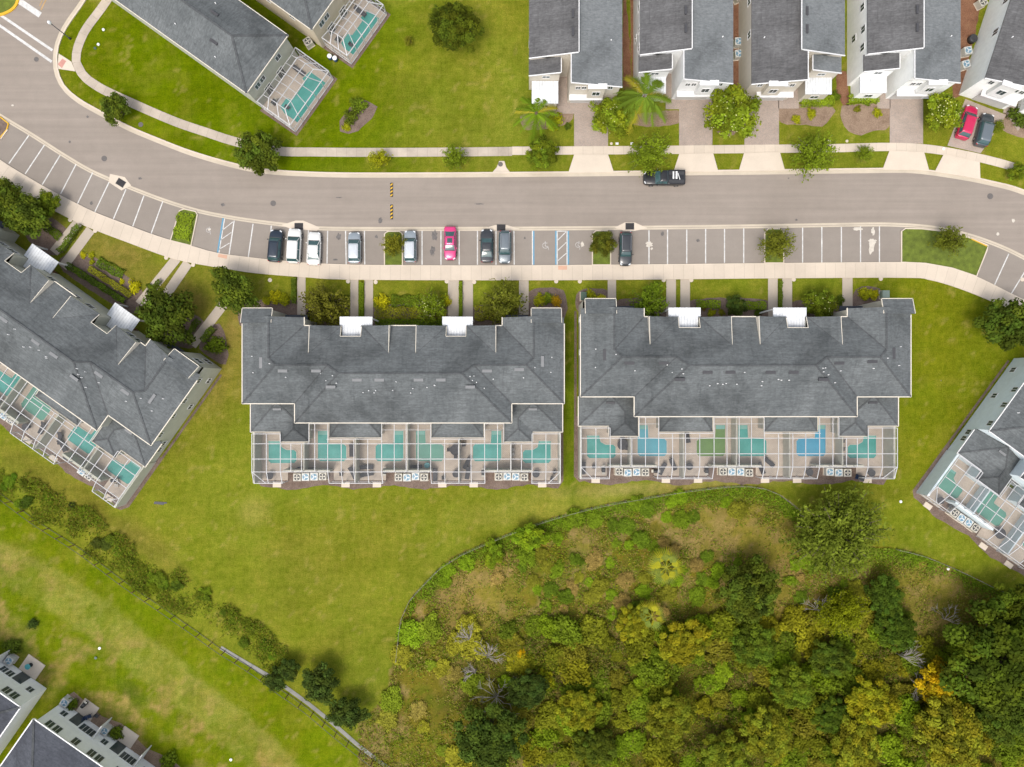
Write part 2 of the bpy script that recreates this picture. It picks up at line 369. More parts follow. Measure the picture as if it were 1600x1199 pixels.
# ------------------------------------------------------------------ numpy noise
def vnoise(x, y, scale, seed=0, octv=4, rough=0.55):
    out = np.zeros_like(x, dtype=float); amp = 1; tot = 0
    for o in range(octv):
        r = np.random.default_rng(seed * 31 + o); L = r.random((256, 256)); fx = x / scale * 2 ** o + 37.7 * o; fy = y / scale * 2 ** o + 11.3 * o
        ix = np.floor(fx).astype(int); iy = np.floor(fy).astype(int); tx = fx - ix; ty = fy - iy
        tx = tx * tx * (3 - 2 * tx); ty = ty * ty * (3 - 2 * ty)
        g = lambda a, b: L[a % 256, b % 256]
        out += amp * ((g(ix, iy) * (1 - tx) + g(ix + 1, iy) * tx) * (1 - ty) + (g(ix, iy + 1) * (1 - tx) + g(ix + 1, iy + 1) * tx) * ty)
        tot += amp; amp *= rough
    return out / tot
def sstep(a, b, v): t = np.clip((v - a) / (b - a), 0, 1); return t * t * (3 - 2 * t)
def inpoly(px, py, poly):
    ins = np.zeros(px.shape, bool); n = len(poly)
    for i in range(n):
        x0, y0 = poly[i]; x1, y1 = poly[(i + 1) % n]
        if y0 == y1: continue
        c = ((y0 > py) != (y1 > py)) & (px < (x1 - x0) * (py - y0) / (y1 - y0) + x0); ins ^= c
    return ins
def dseg(px, py, pts):      # distance (px) to a polyline
    d = np.full(px.shape, 1e9)
    for (ax, ay), (bx, by) in zip(pts[:-1], pts[1:]):
        vx, vy = bx - ax, by - ay; L = vx * vx + vy * vy + 1e-9
        t = np.clip(((px - ax) * vx + (py - ay) * vy) / L, 0, 1)
        d = np.minimum(d, np.hypot(px - ax - t * vx, py - ay - t * vy))
    return d

WOODLINE = [(560, 1130), (600, 1090), (612, 1050), (620, 1010), (628, 965), (640, 938), (690, 885), (720, 866), (800, 832), (870, 808), (940, 790), (1000, 779), (1080, 766), (1165, 759), (1215, 772), (1250, 800), (1330, 850), (1400, 858), (1440, 868), (1500, 893), (1545, 915), (1620, 950), (1720, 1000)]
WOODC = catmull(WOODLINE, 15)
WOODPOLY = WOODC + [(1900, 1100), (1900, 1400), (650, 1400), (590, 1230), (560, 1190)]
SWALE = [(345, 1012), (375, 1030), (430, 1062), (480, 1098), (520, 1130), (560, 1165), (620, 1210), (680, 1258)]
FENCE = [(-60, 728), (0, 770), (60, 815), (130, 860), (200, 912), (260, 953), (310, 988), (345, 1013), (400, 1048), (440, 1078), (480, 1106), (530, 1148), (580, 1187), (640, 1232)]

# ------------------------------------------------------------------ ground sheet
def build_ground():
    xs = np.concatenate([[-2500, -900, -350, -160], np.arange(-100, 100.01, 0.5), [160, 350, 900, 2500]])
    ys = np.concatenate([[-2500, -900, -350, -140], np.arange(-80, 80.01, 0.5), [140, 350, 900, 2500]])
    X, Y = np.meshgrid(xs, ys); nx, ny = len(xs), len(ys)
    px = X / S + 800; py = 599.5 - Y / S
    def blob(cx, cy, rx, ry, rot=0, soft=0.5, wob=0.35, sd=3):
        a = math.radians(rot); dx = px - cx; dy = py - cy
        u = (dx * math.cos(a) + dy * math.sin(a)) / rx; v = (-dx * math.sin(a) + dy * math.cos(a)) / ry
        d = np.hypot(u, v) + (vnoise(px, py, 45, sd, 4) - 0.5) * wob * 2
        return 1 - sstep(1 - soft, 1 + soft, d)
    def C(r, g, b): return np.array([r, g, b])
    K = np.zeros(X.shape + (3,))
    base = C(0.170, 0.192, 0.030); K[:] = base
    def mix(mask, col): K[:] = K * (1 - mask[..., None]) + np.asarray(col) * mask[..., None]
    bright = C(0.104, 0.146, 0.004); olive = C(0.165, 0.160, 0.035); dry = C(0.33, 0.27, 0.125); dk = C(0.085, 0.125, 0.012)
    mix(blob(330, 120, 330, 190, 25, .5), bright); mix(blob(580, 120, 140, 110, 0, .6) * .7, bright)
    mix(blob(730, 150, 110, 120, 0, .5) * .5, C(0.175, 0.195, 0.040))
    # centre lawn
    mix(blob(520, 900, 260, 230, 0, .5) * .35, C(0.155, 0.185, 0.03))
    mix(blob(560, 860, 130, 40, 10, .7) * .4, olive); mix(blob(500, 890, 70, 55, 0, .7) * .4, olive)
    mix(blob(860, 790, 120, 20, -8, .7) * .6, C(0.24, 0.235, 0.07)); mix(blob(400, 800, 22, 22, 0, .7) * .7, C(0.27, 0.25, 0.09))
    mix(blob(1040, 762, 160, 9, -3, .7) * .8, C(0.27, 0.225, 0.12)); mix(blob(1500, 560, 150, 260, 0, .5) * .7, C(0.13, 0.15, 0.008))
    mix(blob(1290, 770, 150, 18, 0, .5) * .5, C(0.11, 0.12, 0.02))
    mix(blob(893, 620, 14, 150, 0, .3), C(0.105, 0.15, 0.014))
    # front yards, patchy
    for cx, cy, rx, ry, rt in ((190, 400, 80, 34, 30), (300, 470, 60, 60, 30), (365, 520, 28, 80, 20), (60, 340, 60, 22, 30)):
        mix(blob(cx, cy, rx, ry, rt, .3) * .75, C(0.185, 0.165, 0.05)); mix(blob(cx, cy, rx * .5, ry * .5, rt, .6, .8) * .6, C(0.25, 0.18, 0.085))
    mix(blob(330, 640, 40, 90, 35, .5) * .5, C(0.21, 0.175, 0.05))
    mix(blob(365, 560, 14, 80, 25, .5) * .6, C(0.24, 0.20, 0.07))
    mix(blob(100, 770, 130, 26, 35, .5) * .6, C(0.145, 0.125, 0.04)); mix(blob(230, 850, 60, 20, 40, .6) * .6, C(0.16, 0.13, 0.05))
    # meadow beyond the fence
    mea = inpoly(px, py, FENCE + [(640, 1500), (-900, 1500), (-900, 700)]).astype(float)
    mix(mea, C(0.128, 0.168, 0.008))
    band = dseg(px, py, [(-60, 850), (60, 905), (150, 965), (240, 1035), (330, 1110), (400, 1165), (470, 1230)])
    nn = vnoise(px, py, 38, 8, 5, .62)
    mix(mea * (1 - sstep(24, 34, band + (nn - .5) * 22)) * .75, C(0.235, 0.24, 0.075))
    mix(mea * (1 - sstep(40, 110, dseg(px, py, [(0, 940), (60, 990), (130, 1040), (220, 1100), (330, 1199), (400, 1260)]))) * sstep(.44, .60, nn) * (.45 + .55 * sstep(.42, .52, vnoise(px, py, 9, 77, 4, .7))), C(0.31, 0.225, 0.13))
    mix(mea * sstep(.50, .60, vnoise(px, py, 14, 14, 5, .65)) * .25, C(0.20, 0.185, 0.03)); mix(mea * sstep(.54, .64, vnoise(px, py, 30, 15, 5, .65)) * .5, C(0.10, 0.15, 0.006))
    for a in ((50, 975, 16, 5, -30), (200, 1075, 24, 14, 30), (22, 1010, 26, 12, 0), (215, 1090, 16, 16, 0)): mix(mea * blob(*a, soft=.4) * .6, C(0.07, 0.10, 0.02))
    # wild land
    wood = inpoly(px + (vnoise(px, py, 20, 3) - .5) * 10, py, WOODPOLY).astype(float)
    mix(wood, C(0.135, 0.115, 0.035))
    n1 = vnoise(px, py, 60, 21, 5, .6); n2 = vnoise(px, py, 30, 22, 5, .65); n3 = vnoise(px, py, 22, 23, 4, .65)
    mix(wood * sstep(.45, .62, n1) * .8, C(0.185, 0.150, 0.030)); mix(wood * sstep(.50, .62, n2) * .85, C(0.27, 0.20, 0.13))
    mix(wood * sstep(.52, .66, n3) * .6, C(0.105, 0.135, 0.018))
    for a in ((1140, 830, 90, 35, 8), (1470, 930, 70, 60, 20), (1220, 880, 24, 70, 0), (740, 920, 60, 70, 0), (920, 845, 30, 18, 0), (1430, 1000, 30, 60, 0)):
        mix(wood * blob(*a, soft=.6, wob=.6) * .8, C(0.235, 0.175, 0.10)); mix(wood * blob(*a, soft=.5, wob=.8, sd=9) * sstep(.42, .56, n3) * .8, C(0.19, 0.165, 0.040))
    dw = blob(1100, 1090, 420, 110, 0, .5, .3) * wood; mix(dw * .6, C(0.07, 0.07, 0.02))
    # broad variation
    mown = 1 - wood
    mix(mown * sstep(.50, .66, vnoise(px, py, 24, 71, 5, .68)) * .26, C(0.225, 0.205, 0.050)); mix(mown * sstep(.52, .66, vnoise(px, py, 34, 72, 5, .66)) * .30, C(0.110, 0.150, 0.012))
    mix(mown * sstep(.66, .74, vnoise(px, py, 12, 73, 4, .7)) * .5, C(0.28, 0.24, 0.10))
    sw = np.sin((px * .25 + py * .97) / 5.2 + 3 * vnoise(px, py, 150, 74, 2)) * sstep(.35, .6, vnoise(px, py, 90, 75, 2)); K *= (1 + .035 * sw * mown)[..., None]
    v = 0.81 + 0.38 * vnoise(px, py, 50, 40, 5, .62); v2 = 0.92 + .16 * vnoise(px, py, 6, 41, 3, .7)
    K *= (v * v2)[..., None] * np.array([0.885, 0.875, 0.47])
    ws = vnoise(px, py, 120, 42, 3)[..., None]; K[..., 0:1] *= 0.92 + .16 * ws
    me = bpy.data.meshes.new('lawn')
    co = np.stack([X, Y, np.zeros_like(X)], -1).reshape(-1, 3)
    ii = (np.arange(ny - 1)[:, None] * nx + np.arange(nx - 1)[None, :]).ravel()
    F = np.stack([ii, ii + 1, ii + nx + 1, ii + nx], -1)
    me.from_pydata([tuple(c) for c in co.tolist()], [], F.tolist())
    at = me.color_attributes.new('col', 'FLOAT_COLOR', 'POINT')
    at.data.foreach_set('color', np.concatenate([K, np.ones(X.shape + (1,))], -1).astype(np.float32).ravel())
    m, nt, b = newmat('grass'); a = node(nt, 'ShaderNodeAttribute', attribute_name='col'); vv = coords(nt)
    f = noise(nt, vv, 5.5, 6, 0.8); g = noise(nt, vv, 1.1, 6, 0.7); st = noise(nt, coords(nt, scale=(2.6, 0.25, 1)), 1.0, 4)
    h = noise(nt, coords(nt, scale=(0.3, 2.8, 1), rot=0.6), 1.0, 4)
    c = mixc(nt, a.outputs['Color'], ramp(nt, f, [(0.3, (0.52, 0.58, 0.40)), (0.7, (1.36, 1.30, 1.45))]), t='MULTIPLY', f=1)
    c = mixc(nt, c, ramp(nt, g, [(0.3, (0.72, 0.82, 0.65)), (0.7, (1.22, 1.14, 1.35))]), t='MULTIPLY', f=1)
    c = mixc(nt, c, ramp(nt, st, [(0.35, 0.94), (0.65, 1.04)]), t='MULTIPLY', f=1)
    c = mixc(nt, c, ramp(nt, h, [(0.35, 0.95), (0.65, 1.04)]), t='MULTIPLY', f=1)
    nt.links.new(c, b.inputs['Base Color']); b.inputs['Roughness'].default_value = 1; b.inputs['Specular IOR Level'].default_value = 0.0
    bump(nt, b, f, 0.8, 0.05)
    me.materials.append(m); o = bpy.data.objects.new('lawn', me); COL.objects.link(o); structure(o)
build_ground()

# ------------------------------------------------------------------ road, pavements, kerbs
KERB_N = catmull([(215, -130), (160, -48), (131, 0), (102, 42), (89, 72), (87, 105), (98, 135), (122, 157), (155, 176), (200, 200), (250, 221), (300, 240), (362, 258), (415, 268), (500, 273), (600, 274), (800, 273), (1000, 271), (1200, 269), (1350, 267), (1425, 267), (1500, 277), (1550, 287), (1600, 301), (1700, 345), (1800, 400)])
RIB = catmull([(-120, 95), (-60, 143), (0, 181), (50, 211), (100, 243), (145, 269), (200, 292), (255, 313), (310, 330), (360, 340), (400, 346), (440, 351), (500, 357), (600, 358), (800, 357.5), (1000, 356), (1200, 353.5), (1350, 351), (1400, 351.5), (1450, 355), (1500, 364), (1550, 380), (1600, 403), (1700, 460)])
SWT = catmull([(-120, 150), (-60, 204), (0, 250), (50, 281), (85, 301), (125, 321), (150, 333), (207, 355), (236, 366), (267, 376), (300, 385), (340, 396), (400, 404), (440, 408), (500, 412.5), (600, 415), (800, 415.5), (1000, 414), (1200, 412), (1400, 410.5), (1445, 412.5), (1487, 420), (1525, 433), (1580, 460), (1640, 490), (1760, 560)])
SWB = catmull([(-140, 180), (-60, 234), (0, 277), (32, 300), (110, 342), (150, 360), (200, 379), (260, 401), (300, 411), (360, 421), (400, 427), (480, 433.5), (550, 437), (800, 438), (1000, 437), (1200, 435), (1412, 434), (1450, 437), (1487, 447), (1525, 461), (1555, 474), (1600, 496), (1720, 560)])
def gp(poly): return [G(*p) for p in poly]
def flat(name, polys, z, mat):
    b = MB()
    for i, p in enumerate(polys): b.poly(gp(p), z + i * 0.0015)
    return structure(b.build(name, mat))
def resample(poly, n):
    P = [Vector(p) for p in poly]; L = [0]
    for a, b in zip(P[:-1], P[1:]): L.append(L[-1] + (b - a).length)
    out = []; j = 0
    for i in range(n):
        t = L[-1] * i / (n - 1)
        while j < len(L) - 2 and L[j + 1] < t: j += 1
        k = (t - L[j]) / max(L[j + 1] - L[j], 1e-9); out.append(P[j].lerp(P[j + 1], k))
    return out
def nearest(q, poly):
    best = None
    for a, c in zip(poly[:-1], poly[1:]):
        a = Vector(a); c = Vector(c); v = c - a; t = max(0, min(1, (q - a).dot(v) / max(v.length_squared, 1e-9))); p = a + v * t; d = (p - q).length
        if best is None or d < best[0]: best = (d, p)
    return best[1]
def strip2(b, A, B, z, z0=None, m=0, n=160):
    Bp = B; A = resample(A, n); B = [nearest(q, Bp) for q in A]; base = len(b.v); d = 0
    if b.uv is None: b.uv = []
    for i in range(n):
        if i: d += ((A[i] + B[i]) / 2 - (A[i - 1] + B[i - 1]) / 2).length * S
        b.v += [(*G(*A[i]), z), (*G(*B[i]), z)]; b.uv += [(d, 0), (d, 1)]
    for i in range(n - 1):
        k = base + 2 * i; b.f.append((k + 1, k + 3, k + 2, k)); b.m.append(m); b.sm.append(False)
def offset(poly, d):
    out = []
    for i, p in enumerate(poly):
        a = Vector(poly[max(i - 1, 0)]); c = Vector(poly[min(i + 1, len(poly) - 1)]); t = (c - a).normalized()
        out.append((p[0] - t.y * d, p[1] + t.x * d))
    return out
def kerb(b, poly, w=2.2, h=0.13, closed=False, m=0):
    n = len(poly); ring = []
    for i, p in enumerate(poly):
        if closed: a = Vector(poly[i - 1]); c = Vector(poly[(i + 1) % n])
        else: a = Vector(poly[max(i - 1, 0)]); c = Vector(poly[min(i + 1, n - 1)])
        t = (c - a).normalized(); nx, ny = -t.y * w / 2, t.x * w / 2
        k = len(b.v); l = G(p[0] + nx, p[1] + ny); r = G(p[0] - nx, p[1] - ny)
        b.v += [(*l, 0), (*l, h), (*r, h), (*r, 0)]; ring.append(k)
        if b.uv is not None: b.uv += [(0.5, 0)] * 4
    pairs = list(zip(ring[:-1], ring[1:])) + ([(ring[-1], ring[0])] if closed else [])
    for a, c in pairs:
        for j in range(3): b.f.append((a + j, a + j + 1, c + j + 1, c + j)); b.m.append(m); b.sm.append(False)

road = [(-400, -300), (330, -300)] + KERB_N + [(2200, 640), (2200, 900)] + SWT[::-1] + [(-400, -40)]
b = MB(); b.poly(gp(road), 0.012); structure(b.build('road', M['road']))
b = MB(); strip2(b, RIB, SWT, 0.016); structure(b.build('parking_bays', M['parking']))
b = MB(); strip2(b, SWT, SWB, 0.15, n=220)
n0 = len(b.v)
structure(b.build('pavement', M['walk']))
b = MB(); strip2(b, offset(RIB, -3.0), offset(RIB, 0.2), 0.020); strip2(b, offset(RIB, 0.8), offset(RIB, 3.2), 0.020); structure(b.build('valley_gutter', M['kerb']))
b = MB(); strip2(b, offset(KERB_N, -1.5), offset(KERB_N, 4.0), 0.020); structure(b.build('gutter', M['kerb']))
b = MB(); kerb(b, offset(KERB_N, -2.6), 2.4); kerb(b, offset(SWT, 0.3), 1.6, 0.152); kerb(b, offset(SWB, 0), 0.8, 0.148); structure(b.build('kerb', M['conc']))
UPC = catmull([(240, -120), (195, -45), (168, 0), (150, 25), (132, 50), (120, 80), (119, 98), (129, 117), (155, 137), (212, 164), (275, 191), (325, 208), (365, 221), (430, 236), (500, 238), (600, 238.5), (700, 238), (800, 237)])
UPC2 = catmull([(800, 236), (1000, 235), (1100, 234), (1200, 233), (1300, 232), (1390, 230), (1450, 233), (1500, 241), (1550, 252), (1600, 267), (1700, 305), (1800, 350)])
b = MB(); strip2(b, offset(UPC, -7), offset(UPC, 7), 0.05); structure(b.build('footpath', M['walk_old']))
b = MB(); strip2(b, offset(UPC2, -6.5), offset(UPC2, 6.5), 0.05); structure(b.build('footpath', M['walk']))
flat('kerb_ramp', [[(92, 84), (112, 97), (118, 112), (90, 108)]], 0.056, M['conc'])
flat('tactile_paving', [[(98, 92), (104, 96), (97, 107), (90.5, 101)]], 0.062, M['tactile'])
flat('tactile_paving', [[(342, 397), (356, 399.5), (355, 405), (341, 402)], [(872, 415.5), (886, 415.5), (886, 422), (872, 422)]], 0.156, M['tactile_pale'])
APR = [[(897, 242), (950, 242), (959, 270), (888, 270)], [(1061, 241), (1114, 240), (1122, 269), (1052, 269)], [(1162, 240), (1218, 238), (1226, 267), (1154, 267)], [(1389, 236), (1443, 238), (1451, 267), (1378, 266)], [(1474, 241), (1530, 254), (1531, 281), (1460, 268)]]
b = MB()
for p in APR: b.poly(gp(p), 0.14)
structure(b.build('driveway_apron', M['conc']))
DRV = [[(897, 160), (950, 160), (950, 229.5), (897, 229.5)], [(1061, 155), (1113, 155), (1113, 228), (1061, 228)], [(1163, 152), (1217, 152), (1217, 227), (1163, 227)], [(1390, 150), (1442, 150), (1442, 225), (1390, 224)], [(1508, 155), (1572, 180), (1532, 240), (1480, 228)],
       [(870, 150), (897, 150), (897, 178), (870, 178)], [(1040, 150), (1061, 150), (1061, 171), (1040, 171)], [(1216, 150), (1248, 150), (1248, 170), (1216, 170)], [(1370, 140), (1391, 140), (1391, 170), (1370, 170)], [(1572, 178), (1590, 160), (1620, 170), (1590, 205)]]
b = MB()
for p in DRV: b.poly(gp(p), 0.045)
structure(b.build('driveway', M['paver']))
# garden paths
def seg(x0, y0, x1, y1, w):
    d = Vector((x1 - x0, y1 - y0)).normalized() * w / 2; return [(x0 - d.y, y0 + d.x), (x1 - d.y, y1 + d.x), (x1 + d.y, y1 - d.x), (x0 + d.y, y0 - d.x)]
PTH = []
for a, c, y0, y1 in ((464.5, 477.5, 432, 492), (547.5, 560, 436, 510), (569.5, 583, 436, 510), (700, 717, 437, 510), (723, 739, 437, 510), (811, 826, 437, 492), (949.5, 962.5, 436, 480), (1041, 1056, 436, 500), (1063, 1078, 436, 500), (1200, 1215, 434, 500), (1222, 1237.5, 434, 500), (1316, 1332, 433, 480)):
    PTH.append([(a, y0), (c, y0), (c, y1), (a, y1)])
PTH += [seg(122, 348, 84, 395, 15), seg(142, 359, 98, 418, 15), seg(276, 404, 218, 476, 15), seg(294, 411, 240, 490, 15), seg(350, 475, 300, 540, 15)]
b = MB()
for p in PTH: b.poly(gp(p), 0.04)
structure(b.build('garden_path', M['walk']))
# mulch
def wob(poly, amp=2.5, step=8, seed=1):
    r = random.Random(seed); c = catmull(poly, step, True); return [(x + r.uniform(-amp, amp), y + r.uniform(-amp, amp)) for x, y in c]
BEDS = [wob([(532, 205), (530, 190), (560, 158), (580, 160), (589, 168), (585, 180), (560, 205), (545, 210)], 1), wob([(383, 473), (478, 473), (478, 515), (383, 515)], 1), wob([(484, 483), (546, 483), (546, 514), (484, 514)], 1),
        wob([(584, 480), (700, 480), (700, 514), (584, 514)], 1), wob([(740, 480), (812, 480), (812, 514), (740, 514)], 1), wob([(828, 455), (880, 455), (880, 500), (828, 500)], 1), wob([(905, 455), (950, 455), (950, 490), (905, 490)], 1),
        wob([(963, 470), (1041, 470), (1041, 505), (963, 505)], 1), wob([(1079, 470), (1199, 470), (1199, 505), (1079, 505)], 1), wob([(1238, 472), (1316, 472), (1316, 505), (1238, 505)], 1), wob([(1338, 452), (1375, 452), (1378, 490), (1335, 490)], 1),
        wob([(100, 400), (130, 395), (210, 440), (225, 470), (205, 490), (100, 425)], 1), wob([(318, 525), (342, 505), (356, 545), (352, 570), (330, 560), (312, 545)], 1), wob([(258, 470), (300, 490), (322, 510), (300, 545), (240, 520)], 1), wob([(60, 330), (112, 370), (85, 400), (40, 370)], 1)]
b = MB()
for p in BEDS: b.poly(gp(p), 0.010)
structure(b.build('mulch_bed', M['mulch']))
B2 = [wob([(1219, 168), (1300, 165), (1298, 185), (1285, 198), (1260, 196), (1221, 192)], 1), wob([(1316, 165), (1390, 165), (1389, 200), (1365, 205), (1345, 212), (1325, 205), (1312, 180)], 1), wob([(1545, 185), (1600, 175), (1620, 215), (1590, 214), (1560, 200)], 1), wob([(825, 175), (897, 172), (896, 185), (870, 200), (818, 203), (812, 190)], 1), wob([(960, 185), (1060, 173), (1060, 193), (1010, 198)], 1),
      wob([(1120, 205), (1150, 205), (1148, 212), (1125, 212)], 1)]
b = MB()
for p in B2: b.poly(gp(p), 0.010)
structure(b.build('mulch_bed', M['mulch_light']))
B3 = [wob(p, 1) for p in ([(974, 0), (978, 0), (988, 140), (974, 142)], [(1146, -20), (1160, -20), (1160, 150), (1146, 150)], [(985, -20), (992, -20), (996, 130), (988, 135)], [(1309, 110), (1322, 112), (1326, 165), (1308, 150)], [(1498, 0), (1532, 0), (1500, 150), (1488, 155)])]
b = MB()
for p in B3: b.poly(gp(p), 0.010)
structure(b.build('mulch_bed', M['mulch_red']))

# painted markings
b = MB()
def line(b, x0, y0, x1, y1, w=1.7, z=0.024, m=0):
    b.poly(gp(seg(x0, y0, x1, y1, w)), z, m)
for l in ((45, 212, 14, 256), (69.5, 227, 39.5, 272), (94, 243, 66, 289), (119, 257, 95, 303), (145, 270, 121, 319), (171, 284, 148, 332), (197, 296, 177, 343), (225, 306, 207.5, 354), (254.5, 315, 236, 366), (366, 345, 358, 398), (395.5, 350, 388, 402), (424, 353, 419, 406), (453, 357, 449, 409), (482, 360, 479, 412), (512, 361, 511, 413), (540, 361, 541, 414), (569.5, 361, 570, 414), (659.5, 361, 659.5, 414), (689, 361, 689, 414), (717.5, 361, 717.5, 414), (746, 361, 746, 414), (775, 361, 775, 414), (803, 361, 803.5, 414), (832, 361, 832, 414), (870.5, 361, 870.5, 414), (886, 361, 886, 414), (985, 360, 985, 413), (1014, 360, 1014, 413), (1043, 359, 1043, 413), (1073, 359, 1073, 412), (1102.5, 358, 1102.5, 412), (1132, 358, 1132, 411), (1162, 357, 1162, 411), (1254, 356, 1254, 411), (1284, 355, 1284, 411), (1314.5, 355, 1314.5, 411), (1344.5, 354, 1344.5, 410), (1374, 354, 1374, 410), (1576, 397, 1554, 445), (1604, 420, 1579.5, 460), (1630, 440, 1606, 478)):
    line(b, *l)
line(b, 351, 342, 342, 397, 1.5)
for k in range(3): line(b, 347.5 - k * 2.6, 360 + k * 15, 364 - k * 2.6, 347 + k * 16.5, 1.2)
for k in range(3): line(b, 871, 376 + k * 16, 886, 361 + k * 17, 1.2)
line(b, 871, 361.5, 886, 361.5, 1.2)
line(b, 1, 24, 82, 79, 4); line(b, -2, 39, 81, 97, 4); line(b, 20, -5, 63, 24, 9); line(b, -80, -30, 1, 24, 4); line(b, -82, -15, -2, 39, 4)
structure(b.build('road_marking', M['line']))
b = MB(); line(b, 348.8, 341, 339.8, 397, 2.2, 0.028); line(b, 834, 361, 834, 414, 2, 0.028); line(b, 868.6, 361, 868.6, 414, 2.2, 0.028); line(b, 888, 361, 888, 414, 2.2, 0.028)
structure(b.build('blue_marking', M['line_blue']))
b = MB(); line(b, 75, -6, 64, 16, 2, 0.024); line(b, 69, -6, 62, 10, 1.5, 0.024); structure(b.build('yellow_marking', M['line_orange']))
def isa(cx, cy, s=1.0, ang=0):
    b = MB(); ring = [(math.cos(t) * 4.2, math.sin(t) * 4.2) for t in np.linspace(0.2, 5.4, 20)]
    R = lambda p: (cx + s * (p[0] * math.cos(ang) - p[1] * math.sin(ang)), cy + s * (p[0] * math.sin(ang) + p[1] * math.cos(ang)))
    for p, q in zip(ring[:-1], ring[1:]): b.poly(gp(seg(*R(p), *R(q), 1.2 * s)), 0.024)
    for p, q in (((0, -7), (0, 1)), ((0, 1), (4, 1.5)), ((4, 1.5), (5.5, 7)), ((0, -4), (3.5, -4))): b.poly(gp(seg(*R(p), *R(q), 1.2 * s)), 0.0245 + 0.0002 * p[1])
    structure(b.build('wheelchair_marking', M['line_worn']))
isa(852, 384, 1.0); isa(903, 383, 0.9, 0.3); isa(326, 360, 0.8, 0.25)
# spills and oil stains: flat marks with outlines of their own
def splat(cx, cy, rx, ry, seed, z=0.027, k=18, rot=0):
    r = random.Random(seed); return [(cx + math.cos(t + rot) * rx * (q := r.uniform(.6, 1.15)), cy + math.sin(t + rot) * ry * q) for t in np.linspace(0, 2 * math.pi, k, endpoint=False)]
flat('cement_spill', [splat(1014, 382, 6, 5, 1), splat(1018, 389, 2, 2, 2), splat(1363, 378, 7, 5, 3), splat(1362, 386, 5, 13, 4), splat(1364, 361, 3, 7, 5), splat(1340, 358, 8, 3, 6), splat(327, 359, 3, 2, 7), splat(910, 382, 3, 5, 8), splat(1559, 366, 3, 3, 9), splat(1583, 345, 3, 3, 10), splat(20, 165, 2, 2, 12)], 0.030, M['spill'])
flat('oil_stain', [splat(529, 370, 4, 6, 11), splat(524, 406, 4, 2, 12), splat(588, 370, 3, 3, 13), splat(679, 368, 5, 9, 14), splat(676, 392, 4, 9, 15), splat(594, 345, 4, 5, 16), splat(748, 319, 8, 1, 17), splat(143, 318, 3, 3, 18), splat(348, 320, 4, 3, 19), splat(219, 279, 3, 2, 20), splat(820, 372, 2, 2, 21), splat(1035, 366, 3, 4, 22), splat(1090, 376, 3, 3, 23), splat(137, 183, 2, 2, 24), splat(109, 222, 2, 2, 25), splat(1232, 279, 1.5, 1, 26), splat(1244, 344, 2, 2, 27), splat(1470, 595, 1, 1, 28), splat(1497, 431, 1.5, 1, 29), splat(530, 309, 5, 1, 30)], 0.0215, M['oil'])
# islands
ISL = [([(281, 330), (288, 327), (306, 331), (309, 336), (299, 384), (267, 376)], 'bright'), ([(601, 415), (601, 366), (606, 362), (624, 362), (629, 366), (629, 415)], 'olive'), ([(925.5, 414), (925.5, 366), (931, 361), (949, 361), (954, 366), (954, 414)], 'olive'), ([(1194.5, 411), (1194.5, 364), (1200, 358), (1218, 358), (1224, 363), (1224, 411)], 'green'), ([(1408, 410), (1408, 362), (1414, 357.5), (1440, 358), (1475, 362), (1515, 372), (1543, 384), (1541, 392), (1525, 432), (1487, 419.5), (1445, 412)], 'green'), ([(-30, 170), (2, 184), (14, 194), (11, 204), (-2, 219), (-30, 205)], 'mulch')]
kb = MB(); yb = MB(); grassI = MB(); mulchI = MB()
for p, t in ISL:
    kerb(yb if t == 'mulch' else kb, p + [] , 1.8, 0.15, True)
    (mulchI if t == 'mulch' else grassI).poly(gp(p), 0.10)
kerb(kb, [(2, 218), (13, 203)], 1.5, 0.155)
kerb(yb, [(1517, 374), (1541, 385)], 1.5, 0.158)
rb = catmull([(-30, -25), (5, -30), (27, -10), (26, 8), (12, 20), (-10, 24), (-45, 10)], 6, True); kerb(yb, rb, 4, 0.16, True); grassI.poly(gp(rb), 0.10)
structure(kb.build('island_kerb', M['conc'])); structure(yb.build('yellow_kerb', M['line_yellow']))
mg = simple('island_grass', (0.125, 0.165, 0.018), 1.0, 0.3, 1.2, fine=0.5); structure(grassI.build('island_grass', mg)); structure(mulchI.build('island_mulch', M['mulch']))
flat('storm_drain_pad', [[(767, 272), (776, 262), (780, 252), (788, 252), (791, 262), (799, 272)], [(172, 272), (195, 277), (205, 290), (190, 298), (170, 285)], [(440, 352), (462, 345), (474, 345), (500, 356), (495, 361), (452, 357)], [(757, 357), (774, 352), (792, 352), (812, 358), (790, 362)], [(960, 356), (976, 348), (992, 348), (1012, 357), (992, 361), (975, 361)]], 0.032, M['conc'])
b = MB(); strip2(b, offset(SWALE, -3), offset(SWALE, 3), 0.05, n=60); structure(b.build('concrete_swale', M['swale']))

# ------------------------------------------------------------------ small street things
def disc(name, px, py, r, mat, label, cat, z=0.03, h=0.02, group=None, ring=None):
    b = MB(); b.cyl(0, 0, 0, h, r, 20)
    if ring: b.cyl(0, 0, h, h + 0.01, r * 0.75, 20)
    b.cyl(0, 0, h, h + 0.012, r * 0.25, 8)
    x, y = G(px, py); return tag(b.build(name, mat, None, (x, y, z)), label, cat, group)
for px, py, r, z, lab in ((57, 93, .36, .016, 'round manhole cover beside the crosswalk lines'), (163, 248, .42, .016, 'round manhole cover in the road above the slanted bays'), (427, 318, .42, .016, 'round manhole cover in the road above the parked navy car'), (1547, 307, .44, .016, 'round manhole cover near the right end of the road'), (782, 257, .36, .04, 'manhole cover on the concrete kerb pad'), (220, 195, .36, .02, 'manhole cover in the grass verge of the bend')):
    disc('manhole_cover', px, py, r, M['iron'], lab, 'manhole cover', z)
